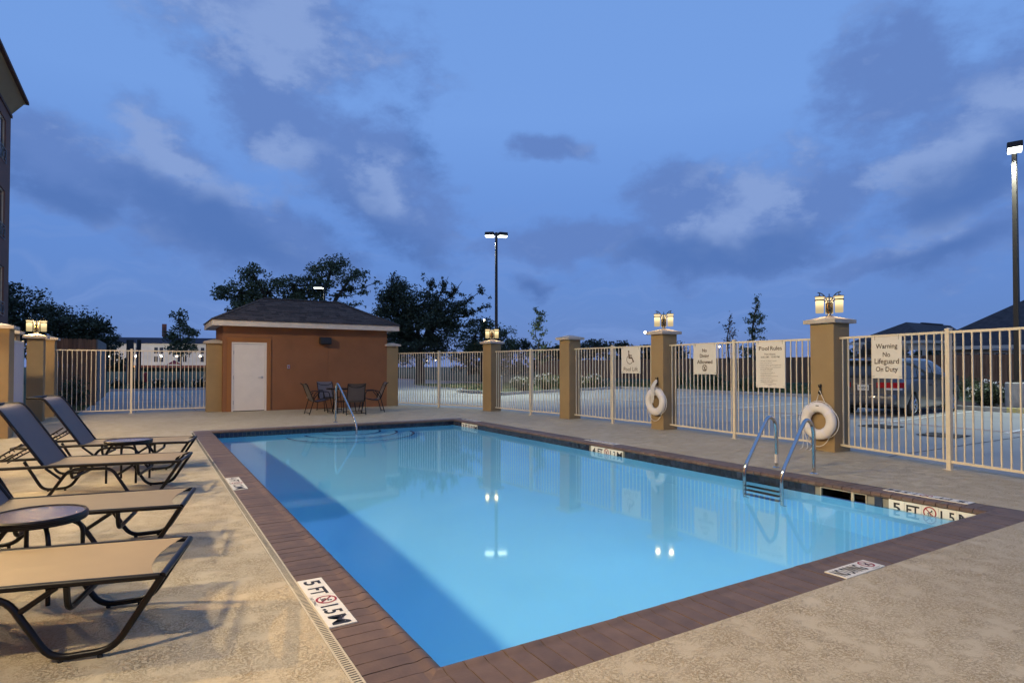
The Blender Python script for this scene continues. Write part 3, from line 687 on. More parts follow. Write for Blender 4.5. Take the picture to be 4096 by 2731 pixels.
# left row
pillar_at(-3.72, 12.62, .52, 0, 'yellow lit stucco pillar in front of the white mesh gate', 2.12)
pillar_at(-3.98, 15.3, .46, 0, 'orange lit stucco pillar at the hinge side of the white gate', 2.14)
pillar_at(-3.60, 16.75, .34, 0, 'shaded brown stucco pillar carrying a lantern near the dark loungers', 2.10)
pillar_at(-3.58, 18.35, .42, 0, 'shaded stucco pillar holding the end of the fence by the cedar enclosure', 2.12)
lantern('pillar_lantern', -3.60, 16.75, 2.225, math.atan2(19.3, -2.43) - R(270), 'lit lantern on the shaded brown pillar near the dark loungers', 60.0)
for y, lb in ((8.2, 'stucco pillar with lantern between the hotel and the sun loungers, middle'), (3.7, 'stucco pillar with lantern between the hotel and the nearest loungers'), (-.9, 'stucco pillar with lantern by the hotel wall at the deck end')):
    pillar_at(-3.85, y, .46, 0, lb); lantern('pillar_lantern', -3.85, y, 2.225, R(60), 'lit lantern on the ' + lb.replace('with lantern ', ''), ROW_W * (2.0 if y == 3.7 else .9))
# gate of white mesh between two pillars
gt = thing('mesh_gate', 'white perforated mesh gate standing between two lit stucco pillars', 'gate', (-3.62, 13.0, 0))
o = MB(); o.box(-.02, .02, 0, .05, .06, 1.95); o.box(-.02, .02, 1.95, 2.0, .06, 1.98); o.box(-.02, .02, .05, 1.95, 1.90, 1.95); o.box(-.02, .02, .05, 1.95, .06, .11); o.build('frame', 'fence_paint', gt)
o = MB()
for i in range(38): o.box(-.012, .012, .06 + i * .05, .06 + i * .05 + .042, .11, 1.90)
o.build('mesh_panel', 'gate_mesh', gt); MB().cyl(.02, 0, .05, 10, T(.03, .12, 1.0) @ Matrix.Rotation(R(90), 4, 'Y')).build('knob', 'steel', gt)

pk = MB().box(-.0082, .0082, -.0082, .0082, .128, 1.835); pk_me = bpy.data.meshes.new('picket'); pk_me.from_pydata(pk.v, [], pk.f); pk_me.materials.append(M['fence_paint'])
def fence(A, Bm, B, label, skipA=.21, skipB=.21, group='cream metal picket fence panels'):
    t_ = thing('fence_panel', label, 'fence', (A[0], A[1], 0), 0, group); A_ = Vector(A)
    for (s, e, k0, k1) in ((Vector(A), Vector(Bm), skipA, .03), (Vector(Bm), Vector(B), .03, skipB)):
        d = (e - s); L = d.length; d.normalize(); ang = math.atan2(d.y, d.x)
        base = Matrix.Translation((s.x - A_.x, s.y - A_.y, 0)) @ Matrix.Rotation(ang, 4, 'Z')
        MB().box(k0 - .01, L - k1 + .0, -.0175, .0175, 1.835, 1.868, base).build('top_rail', 'fence_paint', t_)
        MB().box(k0 - .01, L - k1 + .0, -.0175, .0175, .095, .128, base).build('bottom_rail', 'fence_paint', t_)
        L2 = L - k0 - k1; n = max(1, round(L2 / .1095))
        for i in range(n):
            x = k0 + L2 * (i + .5) / n
            link('picket', pk_me, t_, base @ T(x, 0, 0))
    o = MB(); q = Vector(Bm) - A_; ang = math.atan2((Vector(B) - Vector(A)).y, (Vector(B) - Vector(A)).x); mx = Matrix.Translation((q.x, q.y, 0)) @ Matrix.Rotation(ang, 4, 'Z')
    o.box(-.029, .029, -.029, .029, -.02, 1.885, mx)
    po = o.build('post', 'fence_paint', t_)
    o = MB(); o.v = [(-.034, -.034, 1.885), (.034, -.034, 1.885), (.034, .034, 1.885), (-.034, .034, 1.885), (-.034, -.034, 1.9), (.034, -.034, 1.9), (.034, .034, 1.9), (-.034, .034, 1.9), (0, 0, 1.913)]
    o.f = [(0, 3, 2, 1)] + [(i, (i + 1) % 4, 4 + (i + 1) % 4, 4 + i) for i in range(4)] + [(4 + i, 4 + (i + 1) % 4, 8) for i in range(4)]
    o.v = [tuple(mx @ Vector(p_)) for p_ in o.v]; o.build('post_cap', 'fence_paint', po)
    MB().box(-.06, .06, -.06, .06, .0, .008, mx).build('foot_plate', 'fence_paint', po)
    return t_
fence((6.35, 17.86), (7.24, 16.0), P1, 'cream picket fence panel running from the pump house to the lantern pillar', .08)
fence(P1, (8.24, 11.85), P2, 'cream picket fence panel between lantern pillar and the plain-capped pillar')
fence(P2, (8.57, 8.69), P3, 'cream picket fence panel that carries the pool lift sign')
fence(P3, (8.51, 5.08), P4, 'cream picket fence panel that carries the pool rules and no diving signs')
fence(P4, (8.07, 1.28), (7.6, -1.0), 'cream picket fence panel in front of the grey van with the lifeguard warning sign')
fence((.4, 18.32), (-1.58, 18.32), (-3.4, 18.32), 'cream picket fence panel between the pump house and the cedar enclosure', .02, .02)

# ------------------------------------------------------------------ signs
def sign(A, B, s0, s1, z0, z1, label, build, off=.03):
    A = Vector(A); B = Vector(B); d = (B - A).normalized(); n = Vector((d.y, -d.x))
    if n.x > 0: n = -n
    org = A + d * s0 + n * off
    t_ = thing('pool_sign', label, 'sign', (org.x, org.y, z0), math.atan2(d.y, d.x), 'cream signs tied to the picket fence')
    w, h = s1 - s0, z1 - z0
    mx = frame_mx((0, 0, 0), (1, 0, 0), (0, 0, 1))      # local: x right, y up, normal towards the pool
    o = MB(); o.bevbox(0, w, 0, h, -.004, .004, .0015, mx); o.build('board', 'sign_board', t_)
    build(t_, w, h, mx @ T(0, 0, .0062))
    o = MB()
    for x, y, q in ((.05, h - .02, 0), (w - .05, h - .02, 0), (.02, .03, 1), (w - .02, .03, 1)):
        if q: o.box(x - .022, x + .022, y - .002, y + .002, .0045, .007, mx)
        else: o.box(x - .002, x + .002, y - .025, y + .04, .0045, .007, mx)
    o.build('cable_ties', 'black_plastic', t_)
def tline(t_, m, txt, *a, **k): o = MB(); line(o, txt, *a, **k); o.build('lettering', m, t_)
def line(mb, txt, mx, x, y, height=None, width=None, bold=.0, align='CENTER'):
    v, f = text_geo(txt, width, height, bold, align); mb.add(v, f, mx @ T(x, y, 0))
def s_lift(t_, w, h, mx):
    o = MB(); s = h
    v, f = flat_disc(.033 * s, (.40 * w, .845 * s), 18, 1.25); o.add(v, f, mx)
    for a, b, wd in (((.405, .765), (.425, .615), .055), ((.43, .69), (.55, .69), .04), ((.42, .60), (.565, .60), .06), ((.56, .60), (.655, .455), .052)):
        v, f = flat_bar((a[0] * w, a[1] * s), (b[0] * w, b[1] * s), wd * s); o.add(v, f, mx)
        for q in (a, b):
            v, f = flat_disc(wd * s / 2, (q[0] * w, q[1] * s)); o.add(v, f, mx @ T(0, 0, .0003))
    v, f = flat_ring(.150 * s, .172 * s, 118, 345, 30, (.455 * w, .53 * s)); o.add(v, f, mx); o.build('wheelchair_symbol', 'ink_brown', t_)
    o = MB(); line(o, 'Pool Lift', mx, w * .5, h * .165, width=.74 * w, height=.155 * h); o.build('lettering', 'ink_brown', t_)
def s_dive(t_, w, h, mx):
    tline(t_, 'ink_brown', 'No', mx, w * .5, h * .80, height=.12 * h, bold=.018); tline(t_, 'ink_brown', 'Diving', mx, w * .49, h * .60, height=.155 * h, bold=.018); tline(t_, 'ink_brown', 'Allowed', mx, w * .5, h * .415, width=.68 * w, height=.125 * h, bold=.018)
    a = MB(); c = mx @ T(w * .5, h * .21, 0); v, f = flat_ring(.092 * h, .112 * h); a.add(v, f, c)
    v, f = flat_bar((-.075 * h, .075 * h), (.075 * h, -.075 * h), .018 * h); a.add(v, f, c)
    for p_, q_, wd in (((-.04, -.02), (.055, .07), .022), ((-.01, .0), (.0, -.06), .018), ((-.07, -.065), (.07, -.065), .022)):
        v, f = flat_bar((p_[0] * h, p_[1] * h), (q_[0] * h, q_[1] * h), wd * h); a.add(v, f, c @ T(0, 0, .0003))
    a.build('prohibition_sign', 'ink_brown', t_)
def s_rules(t_, w, h, mx):
    tline(t_, 'ink_brown', 'Pool', mx, w * .285, h * .86, width=.34 * w, height=.088 * h, bold=.012); tline(t_, 'ink_brown', 'Rules', mx, w * .705, h * .86, width=.39 * w, height=.088 * h, bold=.012)
    tline(t_, 'ink_grey', 'Pool Hours:', mx, w * .5, h * .735, width=.38 * w, bold=.01); tline(t_, 'ink_grey', '6:00 AM - 10:00 PM', mx, w * .5, h * .67, width=.64 * w, bold=.01)
    o = MB(); y = .585
    for txt in ('Warning - no lifeguard on duty', 'Swim at your own risk', 'Pool for use by registered guests only', 'Children under 16 must be accompanied', ' by a responsible adult', 'No diving or jumping', 'No running or horseplay in', ' or around pool area', 'No glass containers in pool area', 'No pets in pool area', 'Report any unsafe conditions to', ' management immediately'):
        cont = txt.startswith(' ')
        line(o, txt.strip(), mx, w * .17, h * y, width=w * .0185 * len(txt), align='LEFT')
        if not cont: v, f = flat_disc(.006 * w, (w * .14, h * y)); o.add(v, f, mx)
        y -= .036 if cont or txt.startswith(('Child', 'No run', 'Rep')) and not cont else .047
    line(o, 'In Case of an Emergency', mx, w * .5, h * .085, width=.40 * w); line(o, 'Call 911', mx, w * .5, h * .055, width=.12 * w)
    o.build('rules_text', 'ink_grey', t_)
def s_warn(t_, w, h, mx):
    for txt, y, ww in (('Warning', .76, .73), ('No', .575, .25), ('Lifeguard', .395, .82), ('On Duty', .205, .74)): tline(t_, 'ink_brown', txt, mx, w * .5, h * y, width=ww * w, bold=.010)
sign((8.57, 8.69), P3, .32, .925, 1.227, 1.836, 'cream square sign with wheelchair symbol reading Pool Lift', s_lift)
sign(P3, (8.51, 5.08), .96, 1.59, 1.23, 1.838, 'cream square sign reading No Diving Allowed above a crossed-out diver', s_dive)
sign((8.51, 5.08), P4, .49, 1.075, 1.003, 1.836, 'tall cream sign headed Pool Rules with pool hours and a bulleted list', s_rules)
sign(P4, (8.07, 1.28), .845, 1.34, 1.21, 1.832, 'cream sign reading Warning No Lifeguard On Duty', s_warn)

# ------------------------------------------------------------------ life rings
def life_ring(px, py, rz, z, label, kind, hookz):
    t_ = thing('life_ring', label, 'life ring', (px, py, z), rz, 'white life rings on the pillars')   # local: x out of the pillar face (towards pool), y sideways
    rm, rt = .225, .085
    mxr = Matrix.Rotation(R(90), 4, 'Y')
    o = MB(); pr = [(rm + rt * math.cos(2 * math.pi * k / 14), .72 * rt * math.sin(2 * math.pi * k / 14)) for k in range(14)]
    o.lathe(pr, 40, T(.07, 0, 0) @ mxr, closed=True); o.build('ring', 'foam', t_, True, 80)
    for a in (35, 125, 215, 305):
        o = MB(); ctr = Vector((.07, rm * math.cos(R(a)), rm * math.sin(R(a)))); rad = Vector((0, math.cos(R(a)), math.sin(R(a)))); tan = Vector((0, -math.sin(R(a)), math.cos(R(a))))
        v = []; n = 18
        for s in (-1, 1):
            for k in range(n):
                b = 2 * math.pi * k / n; v.append(tuple(ctr + rad * (rt + .004) * math.cos(b) + Vector((1, 0, 0)) * (.72 * rt + .004) * math.sin(b) + tan * .025 * s))
        o.add(v, [(k, (k + 1) % n, n + (k + 1) % n, n + k) for k in range(n)]); o.build('strap', 'strap', t_, True)
    o = MB(); a_ = R(84); c_ = Vector((.07, rm * math.cos(a_), rm * math.sin(a_))); o.add(*flat_bar((-.028, .0), (.028, .0), .014), frame_mx((.07 + .72 * rt * .93 + .004, c_.y, c_.z + .028), (0, 1, 0), (0, 0, 1))); o.build('printed_label', 'ink', t_)
    o = MB(); pts = []
    for q in range(4):
        a0, a1 = (35, 125, 215, 305)[q], (125, 215, 305, 395)[q]
        for k in range(8):
            s = k / 8; a = R(a0 + (a1 - a0) * s); sag = (.035 if q != 2 else .085) * math.sin(math.pi * s)
            if q == 0 : sag = .012 * math.sin(math.pi * s)
            pts.append((.06, (rm + rt + .006 + sag) * math.cos(a), (rm + rt + .006 + sag) * math.sin(a) - (.03 * math.sin(math.pi * s) if q == 2 else 0)))
    o.tube(pts, .0055, 6, closed=True); o.build('grab_line', 'rope', t_, True)
    if kind == 'coil':
        o = MB()
        for k in range(7):
            yy = -.045 + k * .014; L = rnd.uniform(.42, .50) + (.12 if k in (1, 2) else 0); xo = .150 + .006 * (k % 3)
            zt = hookz - .02; pts = [(.04, yy * .4, zt)]
            for s in np.linspace(.08, 1, 9): pts.append((min(xo, .04 + s * 3 * (xo - .04)), yy * (1 + .25 * math.sin(s * 5 + k)), zt - L * s))
            for s in np.linspace(1, .08, 9): pts.append((min(xo + .008, .045 + s * 3 * (xo - .04)), yy * (1 + .25 * math.sin(s * 5 + k)) + .022, zt - L * s - (.01 if s == 1 else 0)))
            o.tube(fillet(pts, .01, 1), .0055, 5)
        o.build('coiled_rope', 'rope', t_, True)
    else:
        o = MB(); o.tube([(.05, .17, .235), (.035, .09, .31), (.03, .0, hookz - .05)], .005, 6); o.tube([(.03, .0, hookz - .05), (.035, -.06, .30), (.06, -.10, .27)], .005, 6)
        z0 = -z + .004
        for y1, zt, y2 in ((-.02, -.15, -.10), (-.02, -.15, -.09), (-.20, -.12, -.175), (-.205, -.12, -.27)):
            o.tube(fillet([(.155, y1, zt + .02), (.15, y1 - .01, zt - .05), (.12, (y1 + y2) / 2, -.30), (.09, y2, z0 + .03), (.16, y2 - .01, z0)], .04, 3), .005, 6)
        o.tube([(.14, -.05, -.16), (.145, -.13, -.115), (.12, -.21, -.12)], .006, 6)
        o.build('loose_rope', 'rope', t_, True)
    return t_
def hook(px, py, rz, z, label):
    t_ = thing('rope_hook', label, 'hook', (px, py, z), rz)
    MB().bevbox(0, .012, -.016, .016, -.09, .09, .003).build('plate', 'black_metal', t_)
    for zz in (-.075, .035): MB().tube(fillet([(.008, 0, zz), (.05, 0, zz), (.055, 0, zz + .045)], .02, 3), .009, 8).build('prong', 'black_metal', t_, True)
a4 = R(-3) + math.pi; f4 = (P4[0] - .21 * math.cos(R(-3)) - .004, P4[1] + .21 * math.sin(R(3)))
life_ring(f4[0], f4[1] + .02, a4, .495, 'white life ring hanging from a black hook with loose rope on the ground', 'loose', .55)
hook(f4[0], f4[1] + .02, a4, 1.01, 'black two-prong hook on the pillar beside the grey van')
a3 = R(-4) + math.pi; f3 = (P3[0] - .20 * math.cos(R(-4)) - .004, P3[1] + .014)
life_ring(f3[0], f3[1] - .03, a3, .615, 'white life ring with a coil of rope draped over its front', 'coil', .50)
hook(f3[0], f3[1] - .03, a3, 1.06, 'black hook holding coiled rope on the pillar below a lantern')

# ------------------------------------------------------------------ stainless rails
def flange(mb, x, y): mb.lathe([(.0001, 0), (.055, 0), (.055, .006), (.03, .02), (.0001, .02)], 18, T(x, y, .001))
lad = thing('pool_ladder', 'stainless steel pool ladder with two curved rails over the coping', 'ladder', (PW, 2.32, 0))
for dy in (-.27, .27):
    pts = [(.50, dy, .0), (.50, dy, .52), (.46, dy, .66), (.34, dy, .72), (.25, dy, .62), (-.15, dy, .09), (-.175, dy, -.02), (-.175, dy, -.95), (-.12, dy, -1.02)]
    rl = MB().tube(fillet(pts, .11, 5), .024, 14).build('rail', 'steel', lad, True, 80)
    o = MB(); flange(o, .50, dy); o.build('flange', 'steel', rl, True)
MB().lathe([(.0245, .07), (.026, .07), (.026, .19), (.0245, .19)], 14, T(.5, .27, 0), closed=True).build('tape', 'box_beige', lad, True)
for z in (-.27, -.52, -.77): MB().bevbox(-.225, -.125, -.25, .25, z - .015, z + .015, .008).build('tread', 'black_plastic', lad)
hr = thing('pool_handrail', 'single stainless handrail bending down into the pool entry steps', 'handrail', (2.83, 12.45, 0))
pts = [(0, 0, 0), (0, 0, .80), (.01, -.06, .98), (.03, -.18, .91), (.11, -1.28, .13), (.118, -1.36, -.02), (.118, -1.36, -.362)]
MB().tube(fillet(pts, .10, 5), .024, 14).build('rail', 'steel', hr, True, 80); o = MB(); flange(o, 0, 0); o.build('flange', 'steel', hr, True)

# ------------------------------------------------------------------ pump house
ph = thing('pump_house', 'small rust-orange stucco pump house with hipped shingle roof and white door', 'building', (0, 0, 0))
X0, X1, Y0, Y1, HH = .79, 5.99, 17.65, 19.92, 2.70
o = MB(); DX0, DX1, DZ = 1.03, 2.04, 2.14
o.box(X0, X1, Y0 + .22, Y1, -.05, HH); o.box(X0, DX0, Y0, Y0 + .22, -.05, HH); o.box(DX1, 3.955, Y0, Y0 + .22, -.05, HH); o.box(3.963, X1, Y0, Y0 + .22, -.05, HH); o.box(DX0, DX1, Y0, Y0 + .22, DZ, HH); o.box(3.955, 3.963, Y0 + .012, Y0 + .22, -.05, HH)
o.build('wall', 'stucco_house', ph)
o = MB(); tw = .13
o.bevbox(DX0 - tw, DX0, Y0 - .03, Y0 + .1, 0, DZ, .004); o.bevbox(DX1, DX1 + tw, Y0 - .03, Y0 + .1, 0, DZ, .004); o.bevbox(DX0 - tw, DX1 + tw, Y0 - .031, Y0 + .1, DZ, DZ + .13, .004); o.build('door_surround', 'stucco_trim', ph)
o = MB(); o.box(DX0, DX0 + .05, Y0 - .02, Y0 + .12, 0, DZ); o.box(DX1 - .05, DX1, Y0 - .02, Y0 + .12, 0, DZ); o.box(DX0 + .05, DX1 - .05, Y0 - .02, Y0 + .12, DZ - .05, DZ); o.build('door_frame', 'door_paint', ph)
dr_ = MB().bevbox(DX0 + .054, DX1 - .054, Y0 + .0, Y0 + .045, .022, DZ - .054, .002).build('door', 'door_paint', ph)
for z in (.28, 1.05, 1.82): MB().cyl(.011, z - .06, z + .06, 8, T(DX0 + .054, Y0 - .018, 0)).build('hinge', 'brushed', dr_)
o = MB(); mxk = T(DX1 - .13, Y0, 1.05) @ Matrix.Rotation(R(90), 4, 'X'); o.cyl(.035, 0, .012, 16, mxk); o.cyl(.013, 0, .05, 10, mxk); o.tube([(DX1 - .13, Y0 - .05, 1.05), (DX1 - .25, Y0 - .055, 1.045)], .011, 8); o.build('lever_handle', 'brushed', dr_, True)
MB().box(DX0 + .06, DX1 - .06, Y0 + .01, Y0 + .08, .002, .02).build('threshold', 'black_metal', ph)
# eaves
EX0, EX1, EY0, EY1, EZ = .46, 6.32, 17.33, 20.24, 2.62
o = MB(); o.box(EX0, EX1, EY0, EY0 + .03, EZ, EZ + .17); o.box(EX0, EX1, EY1 - .03, EY1, EZ, EZ + .17); o.box(EX0, EX0 + .03, EY0 + .03, EY1 - .03, EZ, EZ + .17); o.box(EX1 - .03, EX1, EY0 + .03, EY1 - .03, EZ, EZ + .17)
o.build('fascia', 'fascia_paint', ph); MB().box(EX0 + .03, EX1 - .03, EY0 + .03, EY1 - .03, EZ + .04, EZ + .055).build('soffit', 'fascia_paint', ph)
rz0, rz1 = EZ + .17, 3.66; rx0, rx1, ry = 2.12, 4.62, 18.78
bx0, bx1, by0, by1 = EX0 - .03, EX1 + .03, EY0 - .03, EY1 + .03
v = [(bx0, by0, rz0), (bx1, by0, rz0), (bx1, by1, rz0), (bx0, by1, rz0), (rx0, ry, rz1), (rx1, ry, rz1), (bx0, by0, rz0 + .015), (bx1, by0, rz0 + .015), (bx1, by1, rz0 + .015), (bx0, by1, rz0 + .015)]
o = MB(); o.add(v, [(0, 3, 2, 1), (6, 7, 5, 4), (7, 8, 5), (8, 9, 4, 5), (9, 6, 4), (0, 1, 7, 6), (1, 2, 8, 7), (2, 3, 9, 8), (3, 0, 6, 9)]); roof = o.build('roof', 'shingle', ph)
def slope_shingles(a, b, c, d, indiv):
    # a,b eave ends; c,d ridge ends (d above a)
    a, b, c, d = map(Vector, (a, b, c, d)); nrm = (b - a).cross(d - a).normalized()
    L = ((d + c) / 2 - (a + b) / 2).length; ex = .135; n = int(L / ex)
    cm = MB()
    for k in range(n):
        t0, t1 = k / n, min(1, (k + 1.15) / n)
        l0, r0 = a.lerp(d, t0), b.lerp(c, t0); l1, r1 = a.lerp(d, t1), b.lerp(c, t1)
        w = (r0 - l0).length; ud = (r0 - l0).normalized(); up = ((l1 + r1) / 2 - (l0 + r0) / 2); up = (up - ud * up.dot(ud)); 
        inset = (l1 - l0).dot(ud); insr = (r1 - r0).dot(ud)
        x = -rnd.uniform(0, .3)
        while x < w:
            ww = rnd.choice((.26, .33, .17, .22)); xa, xb = max(0, x + .003), min(w, x + ww - .003); x += ww
            if xb - xa < .02: continue
            off = rnd.uniform(.008, .016)
            def pt(xx, tt):
                lo, hi = inset * tt, w + insr * tt
                return l0 + ud * min(max(xx, lo), hi) + up * tt
            q = [pt(xa, 0), pt(xb, 0), pt(xb, 1), pt(xa, 1)]
            vv = [tuple(p_) for p_ in (q[0] + nrm * .002, q[1] + nrm * .002, q[2] + nrm * .001, q[3] + nrm * .001, q[0] + nrm * off, q[1] + nrm * off, q[2] + nrm * .004, q[3] + nrm * .004)]
            ff = [(0, 3, 2, 1), (4, 5, 6, 7), (0, 1, 5, 4), (1, 2, 6, 5), (2, 3, 7, 6), (3, 0, 4, 7)]
            if indiv:
                me = bpy.data.meshes.new('shingle'); me.from_pydata(vv, [], ff); me.materials.append(M['shingle']); link('shingle', me, roof)
            else: cm.add(vv, ff)
    if not indiv: stuff(cm.build('shingle_field', 'shingle', roof))
q = [Vector(p_) for p_ in v[6:10]]; rA, rB = Vector(v[4]), Vector(v[5])
slope_shingles(q[0], q[1], rB, rA, True); slope_shingles(q[3], q[0], rA, rA + Vector((0, -.01, 0)), False); slope_shingles(q[1], q[2], rB, rB + Vector((0, .01, 0)), False); slope_shingles(q[2], q[3], rA, rB, False)
o = MB()
for a_, b_ in ((q[0], rA), (q[1], rB), (q[2], rB), (q[3], rA), (rA, rB)):
    d_ = b_ - a_; L = d_.length; k = int(L / .16); 
    for i in range(k):
        s, e_ = a_.lerp(b_, i / k), a_.lerp(b_, (i + 1.1) / k); side = d_.cross(Vector((0, 0, 1))).normalized() * .07; u = Vector((0, 0, .022))
        o.add([s + side, s + u * 1.3, s - side, e_ - side, e_ + u * .9, e_ + side], [(0, 1, 4, 5), (1, 2, 3, 4)])
o.build('hip_caps', 'shingle', roof)
ob = thing('outlet_box', 'small grey weatherproof switch plate on the pump house wall', 'switch', (2.70, Y0, 1.38)); MB().bevbox(-.04, .04, -.018, 0, -.06, .06, .006).build('plate', 'brushed', ob); MB().bevbox(-.015, .02, -.028, -.018, -.03, .02, .004).build('toggle', 'ink_red', ob)
wp = thing('wall_light', 'black boxy wall light fixture high on the pump house wall', 'wall light', (3.84, Y0, 2.12))
o = MB(); o.bevbox(-.185, .185, -.20, -.0, .0, .23, .02); o.build('housing', 'black_plastic', wp); MB().bevbox(-.15, .15, -.215, -.2, .03, .15, .006).build('lens', 'black_metal', wp)
o2 = thing('power_outlet', 'small covered power outlet low on the pump house wall behind the patio chair', 'outlet', (3.32, Y0, .42)); MB().bevbox(-.04, .04, -.05, 0, -.07, .07, .008).build('cover', 'box_beige', o2); MB().bevbox(-.03, .03, -.056, -.05, -.055, .02, .003).build('flap', 'brushed', o2)

# ------------------------------------------------------------------ patio set
def patio_chair():
    t_ = thing('patio_chair', 'x', 'chair', (0, 0, 0), 0, 'dark sling patio chairs round the glass table')
    r = .0125
    for s in (-1, 1):
        y = .27 * s
        # arm and front leg loop, rear leg
        MB().tube(fillet([(.36, y, .0), (.24, y, .56), (.21, y, .655), (-.10, y, .665), (-.19, y, .60), (-.24, y, .44)], .07, 4), r, 8).build('arm', 'bronze_tube', t_, True)
        MB().tube(fillet([(-.34, y, .0), (-.20, y, .47), (-.08, y, .62)], .05, 3), r, 8).build('leg', 'bronze_tube', t_, True)
        MB().tube(fillet([(-.46, y * .9, .90), (-.40, y * .9, .87), (-.22, y * .9, .42), (-.14, y * .9, .36), (.06, y * .9, .385), (.24, y * .9, .43)], .06, 4), r * 1.05, 8).build('side_rail', 'bronze_tube', t_, True)
    MB().tube([(.345, -.27, .06), (.345, .27, .06)], r * .9, 8).build('stretcher', 'bronze_tube', t_, True)
    MB().tube([(-.325, -.27, .05), (-.325, .27, .05)], r * .9, 8).build('stretcher', 'bronze_tube', t_, True)
    MB().tube(fillet([(-.40, -.243, .868), (-.37, -.12, .79), (-.365, .12, .79), (-.40, .243, .868)], .1, 4), r * .8, 8).build('back_bow', 'bronze_tube', t_, True)
    MB().tube([(.24, -.243, .43), (.24, .243, .43)], r, 8).build('front_bar', 'bronze_tube', t_, True)
    pr = fillet([(-.462, 0, .905), (-.40, 0, .87), (-.22, 0, .42), (-.14, 0, .36), (.06, 0, .385), (.24, 0, .43)], .06, 4)
    o = MB(); k = len(pr); ys = np.linspace(-.235, .235, 7)
    o.v = [(p_.x, y, p_.z - .012 * (1 - (y / .235) ** 2)) for p_ in pr for y in ys]; o.f = [(i * 7 + j, i * 7 + j + 1, (i + 1) * 7 + j + 1, (i + 1) * 7 + j) for i in range(k - 1) for j in range(6)]
    o.v += [(x, y, z + .004) for x, y, z in o.v]; b = k * 7; o.f += [tuple(q_ + b for q_ in f_)[::-1] for f_ in o.f]
    o.build('sling', 'sling_dark', t_, True)
    return t_
ch = patio_chair(); ch.location = (3.12, 15.40, 0); ch.rotation_euler = (0, 0, R(3)); ch['label'] = 'dark sling patio chair turned side-on, on the door side of the glass table'
dup(ch, (3.98, 14.72, 0), R(82), 'dark sling patio chair with its back to the pool in front of the table')
dup(ch, (4.72, 15.40, 0), R(172), 'dark sling patio chair at the glass table beside the pump house corner pillar')
dup(ch, (3.72, 16.55, 0), R(-84), 'dark sling patio chair between the glass table and the pump house wall')
tb = thing('patio_table', 'round dark-rimmed glass patio table by the pump house wall', 'table', (3.93, 15.62, 0))
MB().lathe([(.50, .70), (.53, .70), (.53, .74), (.50, .74)], 40, closed=True).build('rim', 'bronze_tube', tb, True); MB().cyl(.50, .722, .732, 40).build('glass_top', 'table_glass', tb)
for k in range(4):
    a = R(45 + 90 * k); MB().tube(fillet([(.40 * math.cos(a), .40 * math.sin(a), 0), (.34 * math.cos(a), .34 * math.sin(a), .35), (.42 * math.cos(a), .42 * math.sin(a), .70)], .1, 4), .014, 8).build('leg', 'bronze_tube', tb, True)
MB().tube([(.345 * math.cos(R(45 + 90 * k)), .345 * math.sin(R(45 + 90 * k)), .33) for k in range(4)], .01, 8, closed=True).build('stretcher_ring', 'bronze_tube', tb, True)

